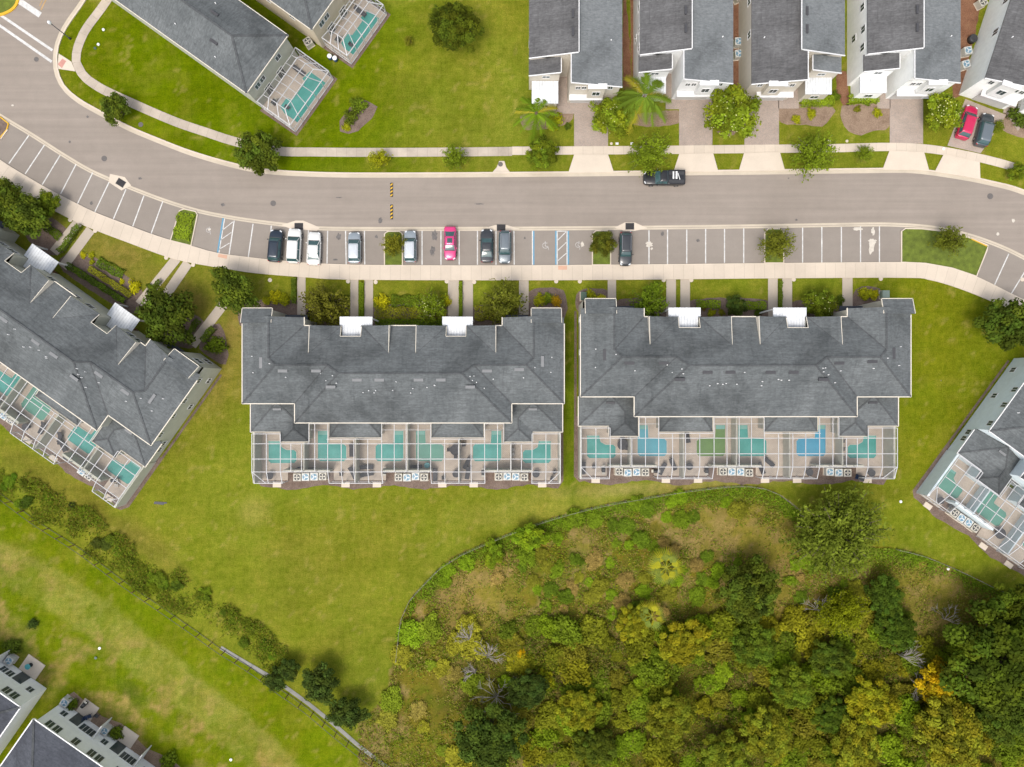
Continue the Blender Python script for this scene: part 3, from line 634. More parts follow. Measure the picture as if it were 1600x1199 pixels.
for px, py, lab in ((189, 286, 'black storm drain grate beside the slanted bays'), (467, 354, 'black storm drain grate in front of the white van'), (783, 356, 'black storm drain grate above the dark grey cars'), (984, 354, 'black storm drain grate above the lone black car')):
    e = empty('storm_drain', (*G(px, py), 0.036), -0.55 if px < 200 else 0); tag(e, lab, 'storm drain')
    b = MB(); b.box(-.65, .65, -.5, .5, 0, .02); b.build('frame', M['iron'], e)
    b = MB(); b.box(-.6, .6, -.45, .45, .02, .03)
    for i in range(9): b.box(-.55 + i * .135, -.50 + i * .135, -.42, .42, .03, .045)
    b.build('grate', M['grate'], e)
for i, (px, py) in enumerate(((110, 344), (149, 361), (260, 403), (302, 414), (422, 438), (544, 440), (587, 441), (698, 440), (741, 441), (869, 440), (906, 440), (1037, 438), (1080, 438), (1240, 437), (1376, 436), (1597, 437))):
    disc('utility_cover', px, py, .30, M['conc'], f"{['first','second','third','fourth','fifth','sixth','seventh','eighth','ninth','tenth','eleventh','twelfth','thirteenth','fourteenth','fifteenth','sixteenth'][i]} round pale utility cover from the left along the lower pavement edge", 'utility cover', 0.0, 0.09, 'concrete utility covers along the pavement')
for px, py, c, lab in ((162, 47, 'white_pl', 'white valve cover in the bright lawn, upper one'), (154, 70, 'white_pl', 'white valve cover beside a small green lid'), (149, 76, 'green_box', 'small dark green valve lid in the bright lawn'), (955, 225, 'conc', 'round concrete meter cover on the verge by the first driveway'), (1461, 202, 'green_box', 'green meter lid under the white flowering tree'), (1295, 221, 'conc', 'pale meter cover in the verge left'), (1323, 221, 'conc', 'pale meter cover in the verge right'), (1474, 233, 'white_pl', 'white cover on the footpath beside the last driveway'), (1361, 1187, 'white_pl', 'white bucket in the scrub'), (156, 1013, 'white_pl', 'white cap standing in the meadow'), (150, 1028, 'green_box', 'dark cap standing in the meadow'), (361, 1187, 'white_pl', 'white bucket in the brown meadow'), (1407, 784, 'white_pl', 'white cap in the lawn near the big tree'), (1481, 889, 'white_pl', 'white litter by the wood fence')):
    disc('valve_cover', px, py, .20, M[c], lab, 'valve cover', 0.0, 0.12)
for px, lab in ((964, 'first'), (987, 'second')):
    b = MB(); b.box(-.2, .2, -.15, .15, 0, .18); b.box(-.17, .17, -.12, .12, .18, .20); tag(b.build('meter_box', M['white_pl'], None, (*G(px, 225), 0)), lab + ' white meter box on the verge, counting from the left palm', 'meter box')
b = MB()
def bump_strip(px, y0, y1, lab):
    e = empty('speed_bump', (*G(px, (y0 + y1) / 2), 0.016)); L = (y1 - y0) * S / 2; tag(e, lab, 'speed bump')
    b = MB(); k = 8; pts = [(-.22, 0), (-.14, .045), (.14, .045), (.22, 0)]
    for (a, c), (a2, c2) in zip(pts[:-1], pts[1:]): b.face([(a, -L, c), (a2, -L, c2), (a2, L, c2), (a, L, c)])
    for y in (-L, L): b.face([(p[0], y, p[1]) for p in pts])
    b.build('body', M['rubber'], e)
    b = MB(); n = 4
    for i in range(n):
        y = -L + (i + .25) * 2 * L / n; d = L / n * .85
        b.face([(-.18, y - .10, .028), (-.14, y - .08, .049), (-.14, y - .08 + d, .049), (-.18, y - .10 + d, .028)])
        b.face([(-.14, y - .08, .049), (.14, y + .12, .049), (.14, y + .12 + d, .049), (-.14, y - .08 + d, .049)])
    b.build('yellow_stripe', M['line_yellow'], e)
bump_strip(612, 286, 308, 'black and yellow striped rubber speed strip nearer the grass verge'); bump_strip(612, 320, 343, 'black and yellow striped rubber speed strip nearer the parked cars')
# street lamp
e = empty('street_lamp', (*G(110, 61), 0)); tag(e, 'black post street lamp with a pale globe at the road corner', 'street lamp')
b = MB(); b.tube([(0, 0, 0), (0, 0, .3), (0, 0, .35), (0, 0, 4.2)], [.16, .16, .07, .055], 10); b.build('post', M['dark'], e)
b = MB(); b.tube([(0, 0, 4.2), (0, 0, 4.3), (0, 0, 4.55), (0, 0, 4.75), (0, 0, 4.85)], [.08, .2, .27, .2, .03], 14); b.build('globe', M['head'], e)
def util_box(px, py, w, d, h, mat, lab):
    e = empty('utility_cabinet', (*G(px, py), 0)); tag(e, lab, 'utility cabinet')
    b = MB(); b.box(-w / 2, w / 2, -d / 2, d / 2, .08, h); b.build('cabinet', mat, e)
    b = MB(); b.box(-w / 2 - .04, w / 2 + .04, -d / 2 - .04, d / 2 + .04, h, h + .05); b.build('lid', mat, e)
    b = MB(); b.box(-w / 2 - .12, w / 2 + .12, -d / 2 - .12, d / 2 + .12, 0, .08); b.build('plinth', M['conc'], e)
util_box(1379, 461, .95, 1.0, .9, M['pale_green_box'], 'pale green utility cabinet by the right townhouse garden')
util_box(911, 464, .75, 1.1, .9, M['green_box'], 'dark green utility cabinet between the townhouse rows')

# ------------------------------------------------------------------ windows, AC units
WCACHE = {}
def window(parent, x, y, z, ang, w=1.0, h=1.3, mull=1, name='window'):
    key = (round(w, 2), round(h, 2), mull)
    if key not in WCACHE:
        f = MB(); t = .07
        f.box(-w / 2 - t, w / 2 + t, -.05, .06, -h / 2 - t, -h / 2); f.box(-w / 2 - t, w / 2 + t, -.05, .06, h / 2, h / 2 + t)
        f.box(-w / 2 - t, -w / 2, -.05, .06, -h / 2, h / 2); f.box(w / 2, w / 2 + t, -.05, .06, -h / 2, h / 2)
        for i in range(mull): xx = -w / 2 + w * (i + 1) / (mull + 1); f.box(xx - .025, xx + .025, -.03, .045, -h / 2, h / 2)
        p = MB(); p.box(-w / 2, w / 2, -.03, .02, -h / 2, h / 2)
        fo = f.build(name, M['trim_white']); po = p.build('pane', M['glass']); WCACHE[key] = (fo.data, po.data)
        bpy.data.objects.remove(fo); bpy.data.objects.remove(po)
    fd, pd = WCACHE[key]
    fo = bpy.data.objects.new(name, fd); COL.objects.link(fo); fo.parent = parent; fo.location = (x, y, z); fo.rotation_euler = (0, 0, ang)
    po = bpy.data.objects.new('pane', pd); COL.objects.link(po); po.parent = fo
def ac_mesh(kind):
    b = MB(); b.box(-.46, .46, -.46, .46, 0.06, .85); 
    body = b.build('cabinet', M['ac_body'] if kind == 0 else M['ac_grey'])
    g = MB(); g.cyl(0, 0, .85, .87, .38, 20); grille = g.build('fan_grille', M['dark'] if kind == 0 else M['ac_pale'])
    f = MB()
    for i in range(4 if kind == 0 else 3):
        a = i * 2 * math.pi / (4 if kind == 0 else 3); f.face([(.05 * math.cos(a - .6), .05 * math.sin(a - .6), .895), (.33 * math.cos(a - .32), .33 * math.sin(a - .32), .885), (.33 * math.cos(a + .32), .33 * math.sin(a + .32), .895), (.05 * math.cos(a + .6), .05 * math.sin(a + .6), .905)])
    f.cyl(0, 0, .87, .91, .09, 10); fan = f.build('fan', M['ac_body'] if kind == 0 else M['ac_fan'])
    p = MB(); p.box(-.52, .52, -.52, .52, 0, .06); plate = p.build('plinth', M['conc'])
    d = [(o.name, o.data) for o in (body, grille, fan, plate)]
    names = ['cabinet', 'fan_grille', 'fan', 'plinth']
    for o in (body, grille, fan, plate): bpy.data.objects.remove(o)
    return list(zip(names, [x[1] for x in d]))
ACM = [ac_mesh(0), ac_mesh(1)]
def ac_unit(loc, rz, kind, lab, group=None):
    e = empty('air_conditioner', loc, rz, 1.2); tag(e, lab, 'air conditioner', group)
    for n, d in ACM[kind]:
        o = bpy.data.objects.new(n, d); COL.objects.link(o); o.parent = e

# furniture prototypes -> mesh data
def store(parts):
    out = []
    for n, b, m in parts:
        o = b.build(n, m); out.append((n, o.data)); bpy.data.objects.remove(o)
    return out
def lounger_parts(m):
    a = MB(); a.box(-.32, .32, -.95, .35, .28, .38); b = MB(); b.beam((0, .35, .36), (0, .95, .72), .62, .08)
    l = [(n, MB(), M['dark']) for n in ('leg',) * 4]
    for (x, y), q in zip(((-.28, -.85), (.28, -.85), (-.28, .45), (.28, .45)), l): q[1].box(x - .03, x + .03, y - .03, y + .03, 0, .28)
    return store([('seat', a, m), ('backrest', b, m)] + l)
def table_parts(m, chairs=4, r=.55):
    t = MB(); t.cyl(0, 0, .70, .74, r, 20); s = MB(); s.cyl(0, 0, 0, .70, .05, 8); s.cyl(0, 0, 0, .04, .3, 14)
    return store([('table_top', t, m), ('pedestal', s, M['dark'])])
def chair_parts(m):
    s = MB(); s.box(-.25, .25, -.25, .25, .38, .46); bk = MB(); bk.box(-.25, .25, .22, .28, .46, .9)
    parts = [('seat', s, m), ('backrest', bk, m)]
    for x in (-.22, .22):
        for y in (-.22, .22):
            q = MB(); q.box(x - .02, x + .02, y - .02, y + .02, 0, .38); parts.append(('leg', q, M['dark']))
    return store(parts)
def grill_parts():
    b_ = MB(); b_.box(-.3, .3, -.25, .25, .15, .75); l = MB(); l.tube([(-.35, 0, .82), (.35, 0, .82)], [.26, .26], 10)
    s1 = MB(); s1.box(-.65, -.35, -.22, .22, .76, .79); s2 = MB(); s2.box(.35, .65, -.22, .22, .76, .79)
    return store([('cabinet', b_, M['dark']), ('lid', l, M['dark']), ('side_shelf', s1, M['ac_body']), ('side_shelf', s2, M['ac_body'])])
def umbrella_parts():
    c = MB(); k = 8; 
    for i in range(k):
        a, a2 = 2 * math.pi * i / k, 2 * math.pi * (i + 1) / k
        c.face([(0, 0, 2.3), (1.1 * math.cos(a), 1.1 * math.sin(a), 1.95), (1.1 * math.cos(a2), 1.1 * math.sin(a2), 1.95)])
    p = MB(); p.cyl(0, 0, 0, 2.35, .025, 8); p.cyl(0, 0, 0, .08, .25, 12)
    return store([('canopy', c, M['furn']), ('pole', p, M['dark'])])
FUR = {'lounger': lounger_parts(M['furn']), 'table': table_parts(M['furn']), 'bigtable': table_parts(M['furn'], r=.8), 'chair': chair_parts(M['furn']), 'grill': grill_parts(), 'paletable': table_parts(M['teal_pl'], r=.42), 'bluechair': chair_parts(M['cushion_blue']), 'palechair': chair_parts(M['furn_light'])}
FNAME = {'lounger': ('sun_lounger', 'sun lounger'), 'table': ('round_table', 'table'), 'bigtable': ('dining_table', 'table'), 'chair': ('garden_chair', 'chair'), 'grill': ('grill', 'grill'), 'paletable': ('small_table', 'table'), 'bluechair': ('garden_chair', 'chair'), 'palechair': ('garden_chair', 'chair')}
def furn(kind, loc, rz, lab, group=None, sc_=1.0):
    n, c = FNAME[kind]; e = empty(n, loc, rz, sc_); tag(e, lab, c, group)
    for pn, d in FUR[kind]:
        o = bpy.data.objects.new(pn, d); COL.objects.link(o); o.parent = e

# ------------------------------------------------------------------ townhouse rows
ORD = ['first', 'second', 'third', 'fourth', 'fifth', 'sixth']
def P3(u, v, z): return (u * S, -v * S, z)
def P2(pts): return [(u * S, -v * S) for u, v in pts]
def ridge_strip(b, a, c, w=.24, lift=.01):
    b.beam(Vector(P3(*a)) + Vector((0, 0, lift)), Vector(P3(*c)) + Vector((0, 0, lift)), w, .05)
def townhouse(lab, rowname, ox, oy, rot, scl, wall, trim, units, water, seed, ac=(1, 1, 1), vents_dark=False, furniture=(), gs=1.0, can=((-94, -46), (57, 102)), cz=5.6):
    r = random.Random(seed)
    root = empty('townhouse_row', (ox * S, -oy * S, 0), -math.radians(rot), scl); tag(root, lab, 'townhouse row')
    RM, RR = M['roof'], M['roof_ridge']
    zr, zw, zp = 8.7, 8.24, 7.84
    # walls
    wb = MB(); half = [(145, -81), (145, -95), (192, -95), (192, -108), (233, -108), (233, 26), (156, 26), (156, 54)]
    NT = [(-91 + gs - 1, -61 + gs - 1), (63.5 + gs - 1, 92.5 + gs - 1)]
    out = [(NT[1][0], -81), (NT[1][0], -66), (NT[1][1], -66), (NT[1][1], -81)] + half + [(-u, v) for u, v in half[::-1]] + [(NT[0][0], -81), (NT[0][0], -66), (NT[0][1], -66), (NT[0][1], -81)]
    wb.prism(P2(out), 0, 5.88, top=False)
    for s in (1, -1):
        wb.prism(P2([(s * 190, -107), (s * 229, -107), (s * 229, -90), (s * 190, -90)]), 5.5, 7.15)
        pts = [P3(s * 146, -94.5, 5.8), P3(s * 191, -94.5, 7.8), P3(s * 235, -94.5, 5.9)]; wb.face(pts if s < 0 else pts[::-1])
        wb.prism(P2([(s * 151, 26), (s * 233, 26), (s * 233, 70), (s * 190, 70), (s * 190, 85), (s * 151, 85)]), 0, 2.95, top=False)
        wb.prism(P2([(s * 40, 54), (s * 115, 54), (s * 115, 78), (s * 40, 78)]), 0, 2.95, top=False)
        # front gable cheeks
    wb.build('wall', wall, root)
    def pw(pts, h):
        w_ = MB(); w_.prism(P2(pts), 0, h); w_.build('privacy_wall', wall, root)
    for s in (1, -1):
        pw([(s * 231, 70), (s * 234, 70), (s * 234, 151), (s * 231, 151)], 2.75)
        pw([(s * 157, 85), (s * 159, 85), (s * 159, 132), (s * 157, 132)], 2.3)
        pw([(s * 78, 55), (s * 80, 55), (s * 80, 151), (s * 78, 151)], 2.3)
        pw([(s * 118.5, 132), (s * 190, 132), (s * 190, 135.5), (s * 118.5, 135.5)], 2.28)
    pw([(-1, 55), (1, 55), (1, 132), (-1, 132)], 2.3); pw([(-37, 132), (37, 132), (37, 135.5), (-37, 135.5)], 2.28)
    # main roof
    rb_ = MB(); e = 6.0
    def fc(pts, flip):
        q = [P3(*p) for p in pts]; n = (Vector(q[1]) - Vector(q[0])).cross(Vector(q[2]) - Vector(q[0]))
        if n.z < 0: q = q[::-1]
        rb_.face(q)
    fc([(-159, 57.3, e), (159, 57.3, e), (88, -14.6, zr), (-88, -14.6, zr)], 0)
    # north plane in pieces between the gables
    N = -84.6; slope = lambda v: e + (v - N) * (zr - e) / 70.0
    north = [(-88, -14.6, zr), (88, -14.6, zr), (105, -26.6, zw), (180, -26.6, zw), (191, -37, zp), (146, N, e), (NT[1][1], N, e), (NT[1][1], -69, slope(-69)), (NT[1][0], -69, slope(-69)), (NT[1][0], N, e), (NT[0][1], N, e), (NT[0][1], -69, slope(-69)), (NT[0][0], -69, slope(-69)), (NT[0][0], N, e), (-146, N, e), (-191, -37, zp), (-180, -26.6, zw), (-105, -26.6, zw)]
    fc(north, 0)
    for s in (1, -1):
        fc([(s * 88, -14.6, zr), (s * 159, 57.3, e), (s * 159, 29, e), (s * 105, -26.6, zw)], 0)
        fc([(s * 105, -26.6, zw), (s * 159, 29, e), (s * 236, 29, e), (s * 180, -26.6, zw)], 0)
        fc([(s * 180, -26.6, zw), (s * 236, 29, e), (s * 236, -97, e), (s * 191, -97, zp), (s * 191, -37, zp)], 0)
        fc([(s * 191, -37, zp), (s * 191, -97, zp), (s * 146, -97, e), (s * 146, N, e)], 0)
        # flank gables over the bays
        for a, bb in (((135, 93), (20, 63)) if s > 0 else ((135, 92), (20, 60))):
            za = slope(-44)
            fc([(s * a + gs, N, 7.1), (s * bb + gs, N, e + .04), (s * a + gs, -44, za + .04)], 0)
            gw = MB(); q = [P3(s * a + gs, N + .4, 5.9), P3(s * bb + gs, N + .4, 5.9), P3(s * a + gs, N + .4, 7.08)]; gw.face(q); gw.build('gable_wall', wall, root)
        fc([(s * 188, -109, 7.2), (s * 231, -109, 7.2), (s * 231, -87.5, 7.8), (s * 188, -87.5, 7.8)], 0)
    roof = rb_.build('roof', RM, root)
    rr = MB()
    ridge_strip(rr, (-88, -14.6, zr), (88, -14.6, zr))
    for s in (1, -1):
        for a, c in (((88, -14.6, zr), (159, 57.3, e)), ((88, -14.6, zr), (105, -26.6, zw)), ((105, -26.6, zw), (180, -26.6, zw)), ((180, -26.6, zw), (236, 29, e)), ((180, -26.6, zw), (191, -37, zp)), ((191, -37, zp), (191, -88, zp))):
            ridge_strip(rr, (s * a[0], a[1], a[2]), (s * c[0], c[1], c[2]))
        for a, c in (((105, -26.6, zw), (159, 29, e)), ((191, -37, zp), (146, N, e)), ((135 + gs * s, -44, slope(-44)), (92 + gs * s, N, e)), ((20 + gs * s, -44, slope(-44)), (63 + gs * s, N, e))):
            ridge_strip(rr, (s * a[0], a[1], a[2]), (s * c[0], c[1], c[2]), .22, .0)
    rr.build('ridge_cap', RR, roof)
    # gable cheeks: cream vertical trim
    for s in (1, -1):
        for a in (135, 20):
            za = slope(-44); d = s * (0.8 if a == 135 else -0.8); A0 = s * a + gs; tb = MB()
            q = [P3(A0, N, e), P3(A0, -44, za), P3(A0, N, 7.14)]; q2 = [P3(A0 + d, N, e), P3(A0 + d, -44, za), P3(A0 + d, N, 7.14)]
            tb.face(q); tb.face(q2[::-1]); tb.face([q[1], q[2], q2[2], q2[1]]); tb.face([q[0], q2[0], q2[2], q[2]])
            tb.build('gable_cheek', trim, root)
        for p, q, w in (((188, -109.6, 7.15), (231, -109.6, 7.15), .08), ((231.5, -109, 7.15), (231.5, -88, 7.75), .08), ((187.5, -109, 7.15), (187.5, -88, 7.75), .08)):
            tb = MB(); tb.beam(P3(s * p[0], p[1], p[2]), P3(s * q[0], q[1], q[2]), w, .15); tb.build('fascia', trim, root)
    # gutters
    def gut(pts, z):
        tb = MB()
        for a, c in zip(pts[:-1], pts[1:]): tb.beam(P3(a[0], a[1], z), P3(c[0], c[1], z), .12, .15)
        tb.build('gutter', trim, root)
    for s in (1, -1):
        gut([(s * 135, N - .6), (s * 145.3, N - .6), (s * 145.3, -97.6)], 5.95)
        gut([(s * 236.6, -88), (s * 236.6, 29.7), (s * 159.6, 29.7), (s * 159.6, 58), (0, 58)], 5.95)
        gut([(s * 236.6, 29.7), (s * 236.6, 73.6), (s * 191.6, 73.6), (s * 191.6, 88.6), (s * 147.4, 88.6), (s * 147.4, 58)], 2.97)
        gut([(s * 37.4, 58), (s * 37.4, 82.2), (s * 117.6, 82.2), (s * 117.6, 58)], 2.97)
        n0, n1 = NT[0 if s < 0 else 1]; tb = MB(); zz = slope(-69)
        for p, q in (((n0, N, e - .03), (n0, -69, zz)), ((n0, -69, zz), (n1, -69, zz)), ((n1, -69, zz), (n1, N, e - .03))): tb.beam(P3(*p), P3(*q), .07, .12)
        tb.build('fascia', trim, root)
    gut([(-20 + gs, N - .6), (20 + gs, N - .6)], 5.95)
    # lower roofs
    for s in (1, -1):
        lb = MB(); Q = (s * 191, 27.5, 4.75); T = (s * 169, 68, 3.82); T2 = (s * 169, 52, 3.82)
        for pts in ([Q, (s * 236, 27.5, 3), (s * 236, 73, 3)], [Q, (s * 236, 73, 3), (s * 191, 73, 3), T2], [T2, (s * 191, 73, 3), (s * 191, 88, 3), T], [T, (s * 191, 88, 3), (s * 148, 88, 3)], [Q, T2, T, (s * 148, 88, 3), (s * 148, 54, 3), (s * 148, 27.5, 3)]):
            q = [P3(*p) for p in pts]; n = (Vector(q[1]) - Vector(q[0])).cross(Vector(q[2]) - Vector(q[0])); lb.face(q if n.z > 0 else q[::-1])
        o = lb.build('lower_roof', RM, root)
        for a, c in ((Q, (s * 236, 73, 3)), (Q, T2), (T2, T), (T, (s * 191, 88, 3)), (T, (s * 148, 88, 3))): rc = MB(); ridge_strip(rc, a, c, .2, .01); rc.build('ridge_cap', RR, o)
        vb = MB(); vb.box((s * 191) * S - .6, s * 191 * S + .6, -40 * S, -37 * S, 4.1, 4.5); vb.build('roof_vent', M['vent_dark' if vents_dark else 'vent'], o)
        mb = MB(); z1 = 3.95
        for pts in ([(s * 38, 81.5, 3), (s * 117, 81.5, 3), (s * 97, 55, z1), (s * 58, 55, z1)], [(s * 38, 81.5, 3), (s * 38, 55, 3), (s * 58, 55, z1)], [(s * 117, 81.5, 3), (s * 117, 55, 3), (s * 97, 55, z1)]):
            q = [P3(*p) for p in pts]; n = (Vector(q[1]) - Vector(q[0])).cross(Vector(q[2]) - Vector(q[0])); mb.face(q if n.z > 0 else q[::-1])
        o = mb.build('lower_roof', RM, root); rc = MB(); ridge_strip(rc, (s * 38, 81.5, 3), (s * 58, 55, z1), .2, .01); rc.build('ridge_cap', RR, o); rc = MB(); ridge_strip(rc, (s * 117, 81.5, 3), (s * 97, 55, z1), .2, .01); rc.build('ridge_cap', RR, o)
    # vents and pipes on the main roof
    def zroof(u, v):
        au = abs(u)
        if v > -14.6: z = e + (57.3 - v) * (zr - e) / 71.9
        else: z = slope(v)
        if au > 105:
            z = min(z, e + (29 - v) * (zw - e) / 55.6) if v > -26.6 else z
        if au > 180: z = min(z, e + (236 - au) * (zw - e) / 56)
        if au > 88 and au < 159 and v > -26.6 + (au - 105): z = e + (159 - au) * (zr - e) / 71
        return z
    for u, v, kx, lng in ((-170, -18, 1, 1), (-122, -18, 1, 1), (-100, 5, 1, 1), (-62, -5, 1, 0), (-30, -5, 1, 0), (58, -5, 1, 0), (26, -5, 1, 0), (100, 5, 1, 1), (124, -18, 1, 1), (170, -20, 1, 1), (-204, -70, 0, 1), (-204, -30, 0, 1), (204, -70, 0, 1), (204, -32, 0, 1)):
        z = zroof(u, v); vb = MB(); w, d = (.62, .17) if kx else (.17, .72)
        vb.box(-w, w, -d, d, -.15, .10); vb.box(-w - .03, w + .03, -d - .03, d + .03, .10, .12)
        vb.build('roof_vent', M['vent_dark' if vents_dark else 'vent'], roof, (u * S, -v * S, z))
    pip = [(-195, -95), (-218, -40), (-218, -14), (-185, -30), (-165, -8), (-120, -14), (-110, -4), (-98, -10), (-92, -2), (-55, 12), (-48, 12), (-41, 13), (-35, 12), (-15, 10), (-8, -4), (12, 12), (18, 6), (38, 4), (45, 4), (52, 4), (96, -10), (104, -10), (103, -4), (110, -2), (132, -8), (175, -10), (190, -25), (215, -15), (215, -40), (205, -85), (118, 8)]
    for u, v in pip:
        u += r.uniform(-4, 4); v += r.uniform(-2, 2); z = zroof(u, v); pb = MB(); pb.cyl(0, 0, -.1, .30, .045, 8); pb.cyl(0, 0, -.1, .05, .075, 8)
        pb.build('vent_pipe', M['white_pl'], roof, (u * S, -v * S, z))
    # entry canopies over the front doors
    vf = -98.5 if cz > 5 else -104
    for (n0, n1), (u0, u1) in zip(NT, can):
        vm = -85.5 if cz > 5 else -82
        o = MB(); o.prism(P2([(u0, vf), (u1, vf), (u1, vm), (n1 - .5, vm), (n1 - .5, -67.5), (n0 + .5, -67.5), (n0 + .5, vm), (u0, vm)]), cz, cz + .1)
        c = o.build('porch_canopy', M['canopy'], root)
        for uu in (u0 + 2, u1 - 2): pb = MB(); pb.prism(P2([(uu - 1, vf + 1), (uu + 1, vf + 1), (uu + 1, vf + 3), (uu - 1, vf + 3)]), 0, cz); pb.build('porch_post', M['trim_white'], root)
        for uu in (u0 + 14, u0 + 33):
            db = MB(); db.box(-.5, .5, -.03, .05, 0, 2.1); db.build('door', M['door_dark'], root, (uu * S, 81 * S + .02, .05))
    for s in (1, -1):
        ab = MB(); ab.prism(P2([(s * 150, -104), (s * 184, -104), (s * 184, -96), (s * 150, -96)]), 2.9, 3.0)
        ab.build('entry_awning', M['navy_metal'], root); db = MB(); db.box(-.5, .5, -.03, .05, 0, 2.1); db.build('door', M['door_dark'], root, (s * 170 * S, 95 * S + .02, .05))
    # windows
    for u in (-125, -107, -35, -8, 10, 35, 108, 125): window(root, u * S, 81 * S, 4.4, 0, 1.1, 1.4)
    for u in (-215, 215): window(root, u * S, 108 * S, 4.4, 0, 1.2, 1.4); window(root, u * S, 108 * S, 1.5, 0, 1.2, 1.4)
    for u in (-140, -130, -20, 20, 130, 140): window(root, u * S, -54 * S, 1.2, math.pi, .9, 2.1)
    for u in (-130, -95, -60, -22, 22, 60, 95, 130): window(root, u * S, -54 * S, 5.0, math.pi, 1.0, .9)
    for s in (1, -1):
        for v, z in ((-85, 4.6), (-48, 4.6), (-20, 4.7), (14, 4.6), (-85, 1.5), (-36, 1.5), (33, 1.6), (45, 1.6)): window(root, s * 233 * S, -v * S, z, -s * math.pi / 2, .75, .95)
    # deck + mulch
    dk = MB(); dk.poly(P2([(-233, 60), (233, 60), (233, 151), (190, 151), (190, 132), (118.5, 132), (118.5, 151), (37, 151), (37, 132), (-37, 132), (-37, 151), (-118.5, 151), (-118.5, 132), (-190, 132), (-190, 151), (-233, 151)]), 0.06)
    d = dk.build('pool_deck', M['deck'], None, (ox * S, -oy * S, 0), -math.radians(rot)); d.scale = (scl,) * 3; structure(d)
    mb = MB(); rr2 = random.Random(seed); edge = [(u, 162 + rr2.uniform(-1.5, 1.5) + 3 * math.sin(u / 17.)) for u in range(232, -233, -8)]
    mb.poly(P2([(-239.5, -100), (-236, -100), (-236, 60), (236, 60), (236, -100), (239.5, -100), (240, 152)] + edge + [(-240, 152)]), 0.012)
    d = mb.build('mulch_bed', M['mulch'], None, (ox * S, -oy * S, 0), -math.radians(rot)); d.scale = (scl,) * 3; structure(d)
    # pools, cages
    Mx = Matrix.Translation((ox * S, -oy * S, 0)) @ Matrix.Rotation(-math.radians(rot), 4, 'Z') @ Matrix.Scale(scl, 4)
    base = {0: [(-221, 89), (-201, 89), (-199, 99), (-192, 103), (-180, 103), (-176, 107), (-176, 121), (-180, 125), (-217, 125), (-221, 121)],
            1: [(-144, 73), (-127, 73), (-126, 93), (-102, 94), (-98, 98), (-98, 118), (-102, 122), (-140, 122), (-144, 118)],
            2: [(-9, 73), (-25, 73), (-26, 93), (-50, 94), (-54, 98), (-54, 118), (-50, 122), (-13, 122), (-9, 118)]}
    for i in units:
        src = base[i] if i < 3 else [(-u, v) for u, v in base[5 - i]]
        cu = sum(p[0] for p in src) / len(src); cv = sum(p[1] for p in src) / len(src)
        loc = Mx @ Vector(P3(cu, cv, 0.0)); loc.z = 0.06
        pe = empty('swimming_pool', loc, -math.radians(rot), scl); wc = water.get(i, 'teal')
        tag(pe, f"L-shaped {dict(teal='teal', blue='light blue', deep='bright blue', green='murky green', pale='pale green')[wc]} pool, {ORD[i]} from the left behind {rowname}", 'swimming pool')
        pts = [(p[0] - cu, p[1] - cv) for p in src]; wb2 = MB(); wb2.poly(P2(pts), 0.02); wb2.build('water', M['water_' + wc], pe)
        a0, a1, a2 = pts[0], pts[1], pts[-1]
        if i in (0, 5): st_ = [(a0[0] + (a1[0] - a0[0]) * .08, a0[1] + .8), (a0[0] + (a1[0] - a0[0]) * .92, a0[1] + .8), (a0[0] + (a1[0] - a0[0]) * .92, a0[1] + 4.5), (a0[0] + (a1[0] - a0[0]) * .08, a0[1] + 4.5)]
        else: st_ = [(a0[0] + (a1[0] - a0[0]) * .08, a0[1] + 1), (a0[0] + (a1[0] - a0[0]) * .92, a0[1] + 1), (a0[0] + (a1[0] - a0[0]) * .92, a0[1] + 7), (a0[0] + (a1[0] - a0[0]) * .08, a0[1] + 7)]
        sb_ = MB(); sb_.poly(P2(st_), 0.026); sb_.build('pool_steps', M['water_step'], pe)
        cb = MB(); n = len(pts)
        for k in range(n):
            a = pts[k]; c = pts[(k + 1) % n]; cb.beam(P3(*a, .03), P3(*c, .03), .16, .06)
        cb.build('coping', M['coping'], pe)
        # cage
        mir = 1 if i < 3 else -1; j = i if i < 3 else 5 - i
        lo, hi = [(-233, -158), (-158, -79), (-79, 0)][j]; full = [(-233, -190), (-118.5, -79), (-79, -37)][j]
        loc = Mx @ Vector(P3(mir * (lo + hi) / 2, 105, 0)); loc.z = 0.06
        ce = empty('pool_cage', loc, -math.radians(rot), scl)
        tag(ce, f"white screen cage over the {ORD[i]} pool from the left behind {rowname}", 'pool cage')
        fb = MB(); sb = MB(); C0 = mir * (lo + hi) / 2
        A = lambda u, v, z: P3(mir * u - C0, v - 105, z - .06)
        zt = 3.35; zo = 2.55; w = .072
        us = [[-233, -211, -190, -174, -158], [-158, -138, -118.5, -98, -79], [-79, -58, -37, -18, 0]][j]
        def backv(u):
            if j == 0: return 76 if u < -190 else 91
            if j == 1: return 91 if u < -156 else (61 if u < -118 else 84)
            return 84 if u < -38 else 61
        def isfull(u): return full[0] - .1 <= u <= full[1] + .1
        extra = us if j == 0 else (us[1:] if mir > 0 or j == 1 else us[1:-1])      # one shared beam between neighbours
        for u in extra:
            bv = backv(u); fb.beam(A(u, bv, zt), A(u, 133.5, zt), w, .12)
            if isfull(u): fb.beam(A(u, 133.5, zt), A(u, 152, zo), w, .12); fb.beam(A(u, 152, zo), A(u, 152, .06), .09, .09)
            else: fb.beam(A(u, 133.5, zt), A(u, 133.5, .06), .08, .08)
        for v in (114, 133.5): fb.beam(A(lo, v, zt), A(hi, v, zt), w, .12)
        fb.beam(A(lo, 91, zt), A(hi, 91, zt), w, .12)
